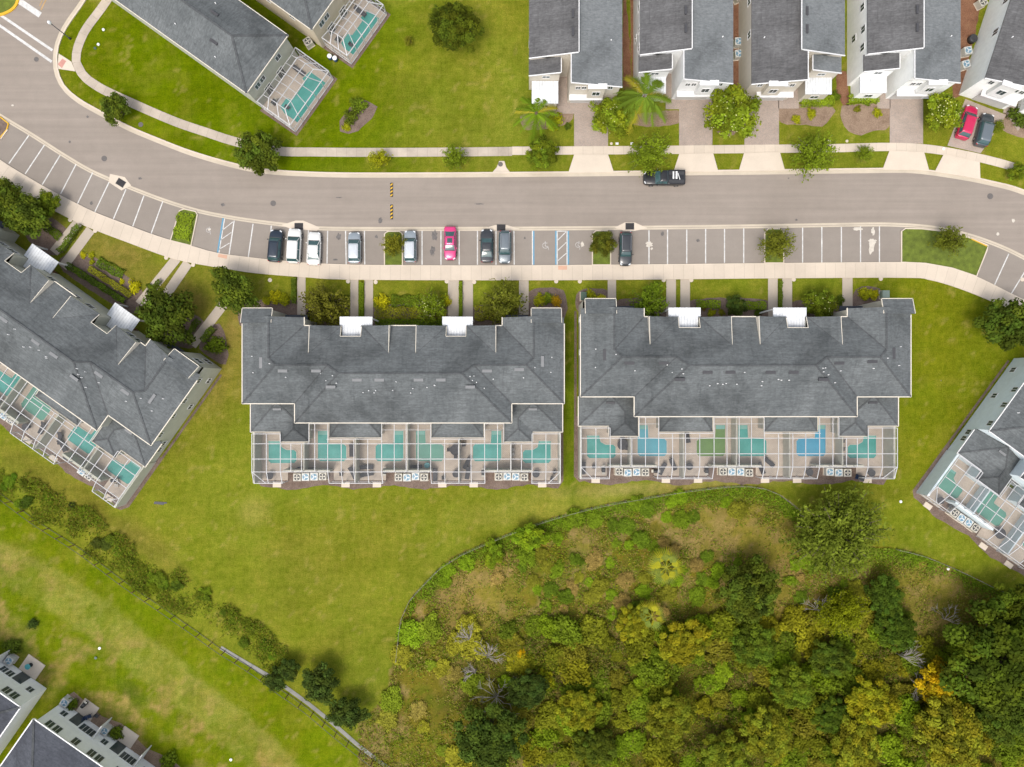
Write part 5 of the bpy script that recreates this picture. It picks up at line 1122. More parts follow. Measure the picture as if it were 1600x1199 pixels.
# ------------------------------------------------------------------ vehicles (local: nose toward +Y)
def loft(b, rings, m=0, smooth=True, caps=True):
    base = len(b.v); k = len(rings[0])
    for r_ in rings: b.v += [tuple(p) for p in r_]
    for i in range(len(rings) - 1):
        for j in range(k - 1):
            a = base + i * k + j; b.f.append((a, a + 1, a + k + 1, a + k)); b.m.append(m); b.sm.append(smooth)
    if caps:
        b.f.append(tuple(base + j for j in range(k))[::-1]); b.m.append(m); b.sm.append(False)
        b.f.append(tuple(base + (len(rings) - 1) * k + j for j in range(k))); b.m.append(m); b.sm.append(False)
def vehicle(px, py, head, L_, Wd, style, paint, lab, cat='car', roofpaint=None, rails=None, sunroof=False, name='parked_car'):
    e = empty(name, (*G(px, py), 0.018), -math.radians(head)); tag(e, lab, cat, None)
    h = L_ / 2; w = Wd / 2; roofz = {'sedan': 1.42, 'suv': 1.68, 'van': 1.76, 'pickup': 1.85, 'hatch': 1.52}[style]
    belt = .92 if style == 'sedan' else 1.02
    if style == 'pickup': belt = 1.15
    hoodF = belt - .14
    st = [(-h, .74, belt - .15), (-h + .06, .88, belt - .03), (-h + .28, .97, belt + .02), (-h * .55, 1, belt + .02), (0, 1, belt + .02), (h * .35, .99, belt + .02), (h * .55, .97, belt - .0), (h - .5, .93, belt - .08), (h - .18, .84, hoodF - .06), (h - .04, .70, hoodF - .16), (h, .55, hoodF - .25)]
    b = MB(); rings = []
    for y, ws, zt in st:
        ww = w * ws; rings.append([(-ww * .9, y, .22), (-ww, y, .42), (-ww, y, zt - .18), (-ww * .95, y, zt - .05), (-ww * .8, y, zt), (-ww * .35, y, zt + .03), (0, y, zt + .035), (ww * .35, y, zt + .03), (ww * .8, y, zt), (ww * .95, y, zt - .05), (ww, y, zt - .18), (ww, y, .42), (ww * .9, y, .22)])
    for r1 in rings: r1.reverse()
    loft(b, rings)
    b.build('body', paint, e)
    if style == 'sedan': ya, yb, ra, rb_ = h * .46, -h * .72, h * .16, -h * .38
    elif style == 'hatch': ya, yb, ra, rb_ = h * .5, -h * .88, h * .22, -h * .72
    elif style == 'pickup': ya, yb, ra, rb_ = h * .48, -h * .16, h * .26, -h * .10
    else: ya, yb, ra, rb_ = h * .5, -h * .93, h * .24, -h * .80
    def ring(y0, y1, ww, z, n=4, c=.16):
        pts = []
        for (sx, sy) in ((1, 1), (-1, 1), (-1, -1), (1, -1)):
            cx, cy = sx * (ww - c), (y1 - c if sy > 0 else y0 + c); a0 = {(1, 1): 0, (-1, 1): 90, (-1, -1): 180, (1, -1): 270}[(sx, sy)]
            for k in range(n + 1): a = math.radians(a0 + 90 * k / n); pts.append((cx + c * math.cos(a), cy + c * math.sin(a), z))
        return pts
    g = MB(); r0 = ring(yb, ya, w * .90, belt); r1 = ring(rb_ - .03, ra + .03, w * .74, roofz - .07); base = len(g.v); n = len(r0); g.v += r0 + r1
    for j in range(n): g.f.append((j, (j + 1) % n, n + (j + 1) % n, n + j)); g.m.append(0); g.sm.append(True)
    g.f.append(tuple(n + j for j in range(n))); g.m.append(0); g.sm.append(False)
    g.build('window_glass', M['carglass'], e)
    rp = MB(); q0 = ring(rb_, ra, w * .76, roofz - .08, c=.2); q1 = ring(rb_ + .04, ra - .04, w * .72, roofz - .01, c=.2); q2 = ring(rb_ + .3, ra - .3, w * .45, roofz + .03, c=.2); rp.v += q0 + q1 + q2
    for lay in (0, 1):
        for j in range(n): rp.f.append((lay * n + j, lay * n + (j + 1) % n, (lay + 1) * n + (j + 1) % n, (lay + 1) * n + j)); rp.m.append(0); rp.sm.append(True)
    rp.f.append(tuple(2 * n + j for j in range(n))); rp.m.append(0); rp.sm.append(True)
    rf = rp.build('roof', roofpaint or paint, e)
    pl = MB()
    for s in (1, -1):
        pl.beam((s * w * .84, ya - .1, belt), (s * w * .71, ra, roofz - .06), .07, .06); pl.beam((s * w * .84, yb + .12, belt), (s * w * .71, rb_, roofz - .06), .10, .08)
        pl.beam((s * w * .87, (ya + yb) / 2 - .1, belt), (s * w * .745, (ya + yb) / 2 - .1, roofz - .08), .07, .05)
    pl.build('pillars', paint, e)
    if sunroof: sb = MB(); sb.box(-w * .42, w * .42, ra - 1.0, ra - .3, roofz - .0, roofz + .045); sb.build('sunroof', M['carglass'], rf)
    if rails:
        for s in (1, -1): rl = MB(); rl.beam((s * w * .66, rb_ + .2, roofz + .06), (s * w * .66, ra - .2, roofz + .06), .05, .05); rl.build('roof_rail', rails, rf)
    for s in (1, -1):
        mb = MB(); mb.tube([(s * (w * .96), ya - .35, belt + .06), (s * (w * 1.12), ya - .38, belt + .1), (s * (w * 1.16), ya - .4, belt + .1)], [.05, .1, .06], 8); mb.build('wing_mirror', paint, e)
        hb = MB(); hb.beam((s * w * .50, h - .12, hoodF - .11), (s * w * .80, h - .30, hoodF - .06), .2, .12); hb.build('headlight', M['head'], e)
        tb2 = MB(); tb2.beam((s * w * .62, -h + .05, belt - .12), (s * w * .86, -h + .12, belt - .12), .12, .16); tb2.build('tail_light', M['tail'], e)
        for yy in (h * .62, -h * .60):
            wb3 = MB(); wb3.tube([(s * (w - .22), yy, .33), (s * (w + .005), yy, .33)], [.33, .33], 16); wo = wb3.build('wheel', M['tyre'], e)
            wr = MB(); wr.tube([(s * (w + .0), yy, .33), (s * (w + .02), yy, .33)], [.2, .18], 12); wr.build('rim', M['rim'], wo)
    gr = MB(); gr.beam((-w * .42, h - .01, hoodF - .3), (w * .42, h - .01, hoodF - .3), .08, .18); gr.build('grille', M['dark'], e)
    hl = MB(); hl.beam((-w * .78, ya - .02, belt + .04), (w * .78, ya - .02, belt + .04), .09, .03); hl.build('wiper_cowl', M['dark'], e)
    if style == 'pickup':
        bd = MB(); y0, y1 = -h + .1, -h * .2; z0 = belt - .42
        # bed: open box sunk visually by raised rails and dark floor
        bd.box(-w * .82, w * .82, y0 + .05, y1, belt + .03, belt + .05); bd.build('cargo_bed', M['dark'], e)
        rl = MB(); rl.box(-w * .97, -w * .84, y0, y1, belt, belt + .16); rl.box(w * .84, w * .97, y0, y1, belt, belt + .16); rl.box(-w * .84, w * .84, y0 - .02, y0 + .08, belt, belt + .16); rl.build('bed_rail', paint, e)
        tb3 = MB(); tb3.box(-w * .5, w * .5, -.12, .12, 0, .16); tb3.box(-w * .5, w * .5, .35, .55, 0, .14); tb3.beam((-w * .6, -.5, .1), (w * .3, -.2, .1), .08, .08)
        q = Matrix.Translation(e.location) @ Matrix.Rotation(e.rotation_euler[2], 4, 'Z') @ Vector((w * .25, -h * .55, belt + .06))
        tag(tb3.build('tool_rack', M['white_pl'], None, q, e.rotation_euler[2]), 'white ladder and tools lying in the bed of the black pickup', 'tools')
    return e
PT = {k: mk_paint('paint_' + k, c, mt) for k, c, mt in (('navy', (0.012, 0.022, 0.038), .3), ('white', (0.62, 0.62, 0.60), 0), ('silver', (0.30, 0.34, 0.37), .4), ('palesilver', (0.50, 0.53, 0.56), .2), ('greyblue', (0.13, 0.155, 0.175), .3), ('pink', (0.55, 0.03, 0.16), .1), ('charcoal', (0.035, 0.038, 0.043), .3), ('darkgrey', (0.05, 0.062, 0.072), .3), ('black', (0.012, 0.012, 0.014), .2), ('magenta', (0.48, 0.008, 0.07), .1))}
vehicle(433, 386, 5, 4.75, 1.98, 'suv', PT['navy'], 'dark navy SUV with red tail corner, leftmost of the parked cars', rails=M['dark'])
vehicle(462, 386, 3, 5.1, 2.05, 'suv', PT['white'], 'large white SUV parked right of the navy one')
vehicle(493, 390, 2, 4.9, 1.95, 'sedan', PT['white'], 'white saloon car with black rear window')
vehicle(555.5, 389, 0, 4.6, 1.9, 'hatch', PT['silver'], 'silver car with near-white roof between empty bays', roofpaint=PT['palesilver'])
vehicle(642, 387, 0, 4.7, 1.9, 'suv', PT['silver'], 'grey car with pale roof right of the planted island', roofpaint=PT['palesilver'])
vehicle(704, 382, 180, 4.9, 1.8, 'sedan', PT['pink'], 'hot pink saloon car with glass sunroof', sunroof=True)
vehicle(761, 386, 0, 4.9, 1.9, 'sedan', PT['charcoal'], 'charcoal saloon car with pale windscreen, right of the pink one')
vehicle(789, 388, 181, 4.8, 1.85, 'suv', PT['greyblue'], 'dark grey SUV facing the pavement beside the charcoal saloon', rails=M['rim'])
vehicle(976, 391, 181, 4.9, 1.9, 'suv', PT['charcoal'], 'lone black SUV with silver roof rails beside a small tree', rails=M['rim'])
vehicle(1036, 281, -90, 6.1, 2.15, 'pickup', PT['black'], 'black pickup truck parked on the street with tools in its bed', 'pickup truck', name='pickup_truck')
vehicle(1506, 194, 18, 5.0, 1.98, 'suv', PT['magenta'], 'magenta SUV on the angled corner driveway')
vehicle(1533, 206, 14, 4.9, 1.95, 'suv', PT['darkgrey'], 'dark blue grey SUV on the driveway beside the magenta one', roofpaint=PT['greyblue'])

# ------------------------------------------------------------------ foliage
def leafmesh(name, C, N_, size, col, aspect=.6):
    n = len(C); N_ = N_ / np.linalg.norm(N_, axis=1, keepdims=True)
    r = rng.normal(size=(n, 3)); U = np.cross(N_, r); U /= np.linalg.norm(U, axis=1, keepdims=True) + 1e-9; V = np.cross(N_, U)
    s = size * rng.uniform(.6, 1.3, (n, 1)); 
    v = np.stack([C - U * s, C - V * s * aspect, C + U * s, C + V * s * aspect], 1).reshape(-1, 3)
    me = bpy.data.meshes.new(name); me.vertices.add(4 * n); me.loops.add(4 * n); me.polygons.add(n)
    me.vertices.foreach_set('co', v.astype(np.float32).ravel()); me.loops.foreach_set('vertex_index', np.arange(4 * n, dtype=np.int32))
    me.polygons.foreach_set('loop_start', np.arange(0, 4 * n, 4, dtype=np.int32)); me.polygons.foreach_set('loop_total', np.full(n, 4, dtype=np.int32))
    me.update(calc_edges=True)
    c4 = np.concatenate([np.repeat(col, 4, 0), np.ones((4 * n, 1))], 1).astype(np.float32)
    at = me.color_attributes.new('col', 'FLOAT_COLOR', 'POINT'); at.data.foreach_set('color', c4.ravel())
    me.materials.append(M['leaf']); return me
def shell(n, c, r, flat_=.8):
    d = rng.normal(size=(n, 3)); d /= np.linalg.norm(d, axis=1, keepdims=True); rr = r * (0.25 + .95 * rng.random((n, 1)) ** .7)
    return c + d * rr * np.array([1, 1, flat_]), d
def oak(K, n, leaf, R=1.0, hgt=.85, gap=.0, clump=.30, z0=.9):      # unit-radius crown, centre at height z0
    Cs, Ns, cl = [], [], []; limbs = []
    for k in range(K):
        a = 2.39996 * k + rng.uniform(-.4, .4); t = math.sqrt((k + .5) / K); rr = min(t * (1 - clump * .6) * rng.uniform(.68, 1.2), .98)
        zz = z0 + hgt * (math.sqrt(max(0, 1 - rr * rr)) * rng.uniform(.25, .75) - .2); c = np.array([rr * math.cos(a), rr * math.sin(a), zz]); cr = clump * rng.uniform(.7, 1.2)
        p, d = shell(n // K, c, cr); Cs.append(p); Ns.append(d + np.array([0, 0, .6]) + rng.normal(size=d.shape) * .35)
        br = rng.uniform(.5, 1.45); hue = rng.uniform(-.06, .20); lf = rng.uniform(.78, 1.25, (len(p), 1)) * br
        cl.append(lf * np.array([[1 + hue, 1, 1 - hue]])); limbs.append(c)
    C = np.concatenate(Cs); me = leafmesh('crown', C, np.concatenate(Ns), leaf, np.concatenate(cl)); 
    tb = MB(); tb.tube([(0, 0, 0), (.01, 0, z0 * .35), (0, .01, z0 * .7), (0, 0, z0 * 1.05)], [.075, .055, .045, .02], 8)
    for c in limbs[::2]:
        s = z0 * rng.uniform(.3, .7); tb.tube([(0, 0, s), tuple(np.array([c[0] * .5, c[1] * .5, s + (c[2] - s) * .6])), tuple(c)], [.032, .02, .006], 5)
    o = tb.build('trunk', M['bark']); td = o.data; bpy.data.objects.remove(o); return me, td
def feathery(nb, n, leaf, z0=.9):      # thin radiating twigs with leaves along them
    Cs, Ns, cl = [], [], []; tb = MB(); tb.tube([(0, 0, 0), (0, 0, z0 * .5), (0.01, 0, z0)], [.04, .03, .012], 7)
    for k in range(nb):
        a = rng.uniform(0, 2 * math.pi); el = rng.uniform(.05, 1.3); L_ = rng.uniform(.6, 1.05); s = np.array([0, 0, z0 * rng.uniform(.35, .8)])
        d = np.array([math.cos(a) * math.cos(el), math.sin(a) * math.cos(el), math.sin(el) * .9]); side = np.cross(d, [0, 0, 1.]); 
        m = max(4, n // nb); t = rng.random((m, 1)) ** .7; curve = side * rng.uniform(-.15, .15)
        p = s + d * t * L_ + curve * t * t + rng.normal(size=(m, 3)) * .055; Cs.append(p); Ns.append(rng.normal(size=(m, 3)) + np.array([0, 0, 1.])); br = rng.uniform(.75, 1.25)
        cl.append(np.ones((m, 3)) * br * rng.uniform(.8, 1.2, (m, 1)))
        if k % 2 == 0: tb.tube([tuple(s), tuple(s + d * .5 * L_ + curve * .25), tuple(s + d * L_ + curve)], [.014, .009, .003], 4)
    me = leafmesh('crown', np.concatenate(Cs), np.concatenate(Ns), leaf, np.concatenate(cl), .45); o = tb.build('trunk', M['bark']); td = o.data; bpy.data.objects.remove(o); return me, td
def shrub(n, leaf, K=7):
    Cs, Ns, cl = [], [], []
    for k in range(K):
        a = 2.4 * k; rr = .72 * math.sqrt((k + .3) / K) * rng.uniform(.75, 1.2); c = np.array([rr * math.cos(a), rr * math.sin(a), .42 * rng.uniform(.6, 1.2)]); p, d = shell(n // K, c, (.42 if K < 9 else .30) * rng.uniform(.7, 1.2), .9); p[:, 2] = np.abs(p[:, 2])
        Cs.append(p); Ns.append(d + np.array([0, 0, .6]) + rng.normal(size=d.shape) * .4); cl.append(np.ones((len(p), 3)) * rng.uniform(.78, 1.22) * rng.uniform(.75, 1.25, (len(p), 1)))
    return leafmesh('foliage', np.concatenate(Cs), np.concatenate(Ns), leaf, np.concatenate(cl))
def stem_mesh():
    tb = MB()
    for k in range(6): a = k * 1.05; tb.tube([(0, 0, 0), (.15 * math.cos(a), .15 * math.sin(a), .25), (.4 * math.cos(a), .4 * math.sin(a), .5)], [.03, .02, .008], 5)
    o = tb.build('stems', M['bark']); d = o.data; bpy.data.objects.remove(o); return d
OAK_S = [oak(46, 6400, .060, clump=.24) for _ in range(4)]           # street trees r about 2-3 m
OAK_L = [oak(95, 17000, .042, clump=.16, hgt=.7) for _ in range(4)]   # large trees
FEA = [feathery(80, 3800, .055) for _ in range(3)]
FEA_L = [feathery(240, 20000, .038) for _ in range(2)]
SHR = [shrub(700, .12) for _ in range(4)]; SHR_L = [shrub(2600, .075, 16) for _ in range(6)]; STEM = stem_mesh()
def put(name, parts, x, y, rad, rz, zs, color, lab, cat, group=None, z=0):
    e = empty(name, (x, y, z), rz); q_ = rnd.uniform(.84, 1.18); e.scale = (rad * q_, rad / q_, rad * zs); tag(e, lab, cat, group)
    for n, d in parts:
        o = bpy.data.objects.new(n, d); COL.objects.link(o); o.parent = e; o.color = (*color, 1) if n in ('crown', 'foliage') else (1, 1, 1, 1)
    return e
def tree(kind, px, py, r, color, lab, zs=1.0, cat='tree', group=None, name='tree', seedrot=None, hz=None):
    lib = {'oak': OAK_S, 'oakL': OAK_L, 'fea': FEA, 'feaL': FEA_L}[kind]; me, td = lib[rnd.randrange(len(lib))]; rad = r * S * (1.18 if kind == 'fea' else .96); zc = (hz or 1.15) * rad * zs
    x, y, _ = W(px, py, zc); rad *= (1 - zc / H)
    return put(name, [('crown', me), ('trunk', td)], x, y, rad, rnd.uniform(0, 6.28) if seedrot is None else seedrot, zs, color, lab, cat, group)
def bush(px, py, r, color, lab, zs=1.0, big=False, group=None, name='shrub', cat='shrub'):
    lib = SHR_L if big else SHR; rad = r * S; x, y, _ = W(px, py, .5 * rad * zs)
    return put(name, [('foliage', lib[rnd.randrange(len(lib))]), ('stems', STEM)], x, y, rad, rnd.uniform(0, 6.28), zs, color, lab, cat, group)
DG = (.080, .118, .022); MG = (.115, .165, .020); LG = (.165, .225, .026); YG = (.30, .31, .02); OL = (.19, .19, .03); YL = (.46, .43, .02); OR = (.45, .27, .02); BR = (.19, .13, .06); DK = (.050, .082, .026)
for a in (('oak', 176, 167, 26, DG, 'small dark round tree on the verge of the road bend'), ('oak', 397, 237, 37, DG, 'dark round tree where the verge straightens'), ('fea', 592, 245, 17, YG, 'small yellowish tree on the verge above the speed strips'), ('fea', 709, 243, 21, LG, 'small light green tree on the verge left of the drain pad'), ('oak', 848, 240, 27, MG, 'round green street tree below the left palm'),
          ('fea', 1018, 233, 34, LG, 'feathery street tree just above the black pickup'), ('fea', 1280, 232, 36, LG, 'feathery street tree between the third and fourth driveway'), ('fea', 1355, 237, 14, LG, 'very small street tree on a bare patch'), ('oak', 1592, 267, 15, MG, 'small street tree at the right edge'), ('oakL', 708, 36, 45, (.072, .10, .014), 'large round tree alone in the top lawn'), ('fea', 638, 62, 8, OL, 'tiny sapling in the top lawn'),
          ('fea', 613, 381, 19, OL, 'thin sparse sapling on the parking island'), ('oak', 943, 380, 21, (.085, .10, .02), 'round tree on the island left of the lone black SUV'), ('fea', 1221, 378, 27, (.15, .165, .03), 'pale feathery tree on the island with empty bays on both sides'), ('fea', 1492, 372, 26, (.12, .14, .025), 'feathery tree on the large corner island'),
          ('oak', 35, 335, 39, DG, 'dense dark tree at the left edge above the slanted row'), ('oak', 72, 318, 22, MG, 'smaller tree beside the left pavement edge'), ('oak', 8, 305, 26, DG, 'tree cut by the left edge'), ('oak', 255, 492, 47, (.058, .088, .016), 'broad dark tree over the garden path of the slanted row'), ('oak', 362, 452, 40, DG, 'dark tree left of the centre left row'),
          ('fea', 503, 473, 38, (.14, .14, .03), 'wispy olive tree before the second front bay of the centre left row'), ('fea', 785, 472, 37, (.13, .145, .03), 'wispy olive tree before the right part of the centre left row'), ('fea', 672, 478, 27, LG, 'light tree with white blossom in the middle garden'), ('fea', 1018, 473, 33, (.12, .18, .02), 'bright feathery tree in the first garden of the centre right row'),
          ('oak', 1285, 477, 28, (.10, .14, .018), 'bright green tree with a few white blossoms by the right garden path'), ('oak', 1150, 478, 18, DK, 'small dark conical tree in the centre right garden'), ('oak', 1582, 507, 46, (.06, .095, .018), 'large dark tree at the right edge above the pale blue row'),
          ('oak', 430, 1065, 20, DK, 'lower half of a dark pair of lawn trees by the concrete swale'), ('oak', 450, 1048, 19, DK, 'upper half of a dark pair of lawn trees by the concrete swale'), ('oak', 498, 1073, 31, DK, 'middle dark lawn tree above the swale'), ('oak', 541, 1118, 29, DK, 'dark lawn tree nearest the wood'),
          ('oak', 958, 180, 34, LG, 'flowering tree left of the taller palm'), ('oak', 1147, 172, 45, LG, 'broad light tree with white flowers between two driveways'), ('oak', 1477, 172, 33, LG, 'light tree with white flowers beside the magenta SUV')):
    tree(*a)
# white blossoms on the flowering trees
def blossoms(px, py, r, n, lab, zc):
    x, y, _ = W(px, py, zc); C = rng.normal(size=(n, 3)); C /= np.linalg.norm(C, axis=1, keepdims=True); C[:, 2] = np.abs(C[:, 2]); C *= r * S * .92 * (.6 + .4 * rng.random((n, 1)))
    C[:, 2] *= .75; return C, (x, y, zc)
def add_blossom(px, py, r, n, zc, tname):
    C, loc = blossoms(px, py, r, n, '', zc); me = leafmesh('blossom', C, C + np.array([0, 0, .8]), .11, np.full((n, 3), .62)); 
    for o in COL.objects:
        if o.get('label') == tname:
            c = bpy.data.objects.new('blossom', me); COL.objects.link(c); c.parent = o; c.color = (1, 1, .9, 1)
            sx, sy, sz = o.scale; c.scale = (1 / sx, 1 / sy, 1 / sz); c.location = (0, 0, (zc) / sz); break
add_blossom(1147, 172, 43, 90, 3.6, 'broad light tree with white flowers between two driveways'); add_blossom(1477, 172, 31, 70, 3.0, 'light tree with white flowers beside the magenta SUV')
add_blossom(672, 474, 22, 70, 2.4, 'light tree with white blossom in the middle garden'); add_blossom(958, 176, 30, 30, 3.2, 'flowering tree left of the taller palm'); add_blossom(1285, 477, 24, 16, 2.6, 'bright green tree with a few white blossoms by the right garden path')
# palms
def palm(px, py, r, hz, nf, lab, color, fan=False, name='palm_tree', group=None):
    x, y, _ = W(px, py, hz); e = empty(name, (x, y, 0), rnd.uniform(0, 6)); tag(e, lab, 'palm tree', group); R = r * S * (1 - hz / H)
    tb = MB(); tb.tube([(0, 0, 0), (.05, 0, hz * .5), (0, 0, hz)], [.22, .17, .15], 10); tb.build('trunk', M['bark'], e)
    for k in range(nf):
        a = 2 * math.pi * k / nf * (1 if not fan else 2.618) + rnd.uniform(-.12, .12); L_ = R * rnd.uniform(.85, 1.12); lift = rnd.uniform(.1, .6) if not fan else rnd.uniform(-.1, .5)
        d = np.array([math.cos(a), math.sin(a), 0]); sd = np.array([-math.sin(a), math.cos(a), 0]); vs, fs = [], []
        def spine(t): return d * t * L_ * (1 - .1 * lift) + sd * (.10 * L_ * t * t * (1 if k % 2 else -1)) + np.array([0, 0, hz + L_ * (lift * t - .8 * t * t)])
        if not fan:
            m = 34
            for i in range(m):
                t = .08 + .92 * i / m; p = spine(t); ll = L_ * .24 * (math.sin(math.pi * min(1, t * .85 + .12)) ** .5) * rnd.uniform(.75, 1.15)
                for s in (1, -1):
                    if rnd.random() < .12: continue
                    q = p + (sd * s * .8 + d * .75) * ll + np.array([0, 0, -.45 * ll]); wv = d * .016 * L_
                    b0 = len(vs); vs += [p - wv, p + wv, q]; fs.append((b0, b0 + 1, b0 + 2))
        else:
            c0 = spine(.30); m = 9; Lb = L_ * .72
            for i in range(m):
                aa = a + (i / (m - 1) - .5) * 1.5; dd = np.array([math.cos(aa), math.sin(aa), 0]); fr = 1 - .25 * abs(i / (m - 1) - .5) * 2
                mid = c0 + dd * Lb * .5 * fr + np.array([0, 0, .02 * L_]); q = c0 + dd * Lb * fr + np.array([0, 0, -.18 * L_]); s2 = np.array([-math.sin(aa), math.cos(aa), 0]) * L_ * .022
                b0 = len(vs); vs += [c0, mid + s2, q, mid - s2]; fs.append((b0, b0 + 1, b0 + 2, b0 + 3))
            b0 = len(vs); w_ = sd * .03; z0 = np.array([0, 0, hz]); vs += [z0 - w_, z0 + w_, c0 + w_, c0 - w_]; fs.append((b0, b0 + 1, b0 + 2, b0 + 3))
        me = bpy.data.meshes.new('frond'); me.from_pydata([tuple(v) for v in vs], [], fs); me.materials.append(M['leaf'])
        cc = np.ones((len(vs), 4)); cc[:, :3] *= rnd.uniform(.75, 1.25)
        at = me.color_attributes.new('col', 'FLOAT_COLOR', 'POINT'); at.data.foreach_set('color', cc.astype(np.float32).ravel())
        o = bpy.data.objects.new('frond', me); COL.objects.link(o); o.parent = e; o.color = (*color, 1)
        if not fan and k % 6 == 4: o.color = (.30, .27, .05, 1)
        if fan and k < nf * .5: o.color = (.36, .34, .04, 1)
palm(838, 177, 38, 3.2, 15, 'shorter feather palm in front of the leftmost house', (.13, .21, .02)); palm(1007, 150, 47, 5.5, 18, 'taller feather palm between the first and second house', (.13, .20, .035))
palm(1041, 887, 31, 3.0, 22, 'upper fan palm standing in the wild scrub', (.17, .21, .07), True); palm(1018, 963, 26, 2.8, 18, 'lower fan palm standing in the wild scrub', (.16, .21, .07), True)
# garden shrubs
for px, py, r, c, lab in ((596, 472, 13, YL, 'large golden shrub in the middle front garden'), (697, 470, 9, YL, 'golden shrub beside the middle path pair'), (429, 464, 11, YL, 'golden shrub by the left end wall, upper'), (416, 470, 8, YG, 'yellow green shrub at the left end garden'), (444, 468, 11, YG, 'yellow green shrub next to the first path'),
                         (843, 468, 11, YG, 'green and gold shrub at the right end garden'), (868, 470, 10, OR, 'orange gold shrub at the right end garden'), (856, 466, 10, LG, 'green shrub between the two gold ones'), (924, 464, 12, YG, 'golden green shrub beside the dark utility cabinet'), (939, 466, 8, YL, 'small golden shrub left of the garden path'), (1352, 459, 12, YG, 'golden green shrub left of the pale cabinet'), (1366, 460, 9, YL, 'golden shrub touching the pale cabinet'),
                         (129, 399, 6, YL, 'small golden ball shrub, left of two'), (142, 399, 6, YG, 'small golden ball shrub, right of two'), (143, 409, 5, YG, 'tiny ball shrub below the pair'), (190, 440, 5, YL, 'tiny golden shrub beside the green patch'), (209, 448, 11, YL, 'large golden shrub beside the slanted path'), (235, 450, 8, MG, 'green shrub at the slanted path'),
                         (336, 540, 17, MG, 'green shrub in the mulch by the slanted row end'), (1314, 469, 8, DG, 'dark ball shrub beside the right path'), (547, 182, 13, (.09, .12, .018), 'lower half of the shrub bed in the lawn'), (560, 163, 14, MG, 'upper half of the shrub bed in the lawn'), (541, 198, 8, YG, 'yellowish low tip of the shrub bed in the lawn'),
                         (1560, 197, 11, (.12, .15, .02), 'low shrub right of the dark driveway car'), (1597, 180, 20, DG, 'dark shrub at the right edge by the angled house'), (887, 197, 6, DG, 'dark ball shrub by the first driveway'), (866, 190, 14, YG, 'spreading yellow green shrub below the shorter palm'), (1305, 150, 9, MG, 'shrub at the third house corner'), (1355, 160, 6, MG, 'shrub end by the fourth house'),
                         (1245, 186, 8, YG, 'low gold shrub in the third front bed, left'), (1268, 177, 9, YG, 'low gold shrub in the third front bed, right'), (1372, 176, 8, YG, 'low gold shrub in the fourth front bed'), (1340, 170, 6, OL, 'faded shrub in the fourth front bed'), (1100, 480, 6, BR, 'small brownish shrub in the centre right garden'), (1112, 489, 7, YG, 'yellow shrub close to the centre right wall'), (1128, 488, 6, OL, 'olive shrub close to the centre right wall'), (1185, 488, 7, DG, 'dark shrub close to the centre right wall'),
                         (1255, 490, 8, DG, 'dark shrub beneath the bright green tree'), (975, 488, 8, DG, 'dark shrub by the navy awning'), (290, 385, 3, MG, 'small plant'), (110, 1103, 12, MG, 'green shrub behind the end air conditioner'), (180, 1146, 12, MG, 'green shrub behind the second wing wall'), (262, 1192, 16, MG, 'green shrub at the bottom edge by the terrace'), (18, 1010, 14, DG, 'shrub by the edge terrace'), (50, 975, 9, DK, 'dark low bush alone in the meadow'), (490, 440, 3, MG, 'little plant')):
    if r > 3: bush(px, py, r, c, lab, .8)
# hedges: leafy boxes along a segment
def hedge(x0, y0, x1, y1, w, h, color, lab, dens=75):
    a = Vector(G(x0, y0)); c = Vector(G(x1, y1)); Ln = (c - a).length; w_ = w * S; d = (c - a).normalized(); n = int(Ln * w_ * dens * 2.2 + Ln * h * dens * 2)
    t = rng.random(n); s = rng.uniform(-1, 1, n); top = rng.random(n) < .6; z = np.where(top, h * rng.uniform(.85, 1.08, n), h * rng.random(n)); s = np.where(top, s, np.sign(s) * rng.uniform(.85, 1.05, n))
    lump = 1 + .12 * np.sin(t * Ln * 3.1 + s)
    x = t * Ln - Ln / 2; C = np.stack([x, s * w_ / 2 * lump, z * lump], 1); N_ = np.stack([rng.normal(size=n) * .4, np.where(top, 0, np.sign(s)), np.where(top, 1, .2)], 1) + rng.normal(size=(n, 3)) * .35
    colr = np.ones((n, 3)) * (rng.uniform(.7, 1.3, (n, 1)) * (0.85 + .3 * np.sin(x * 1.7)[:, None] * .5 + .1))
    me = leafmesh('foliage', C, N_, .10, colr); m = (a + c) / 2; e = empty('hedge', (m.x, m.y, 0), math.atan2(d.y, d.x)); tag(e, lab, 'hedge')
    o = bpy.data.objects.new('foliage', me); COL.objects.link(o); o.parent = e; o.color = (*[v * 1.45 for v in color], 1)
    b = MB(); 
    for i in range(max(2, int(Ln / .8))): xx = -Ln / 2 + Ln * (i + .5) / max(2, int(Ln / .8)); b.tube([(xx, 0, 0), (xx + .1, .05, h * .85)], [.03, .012], 5)
    b.build('stems', M['bark'], e)
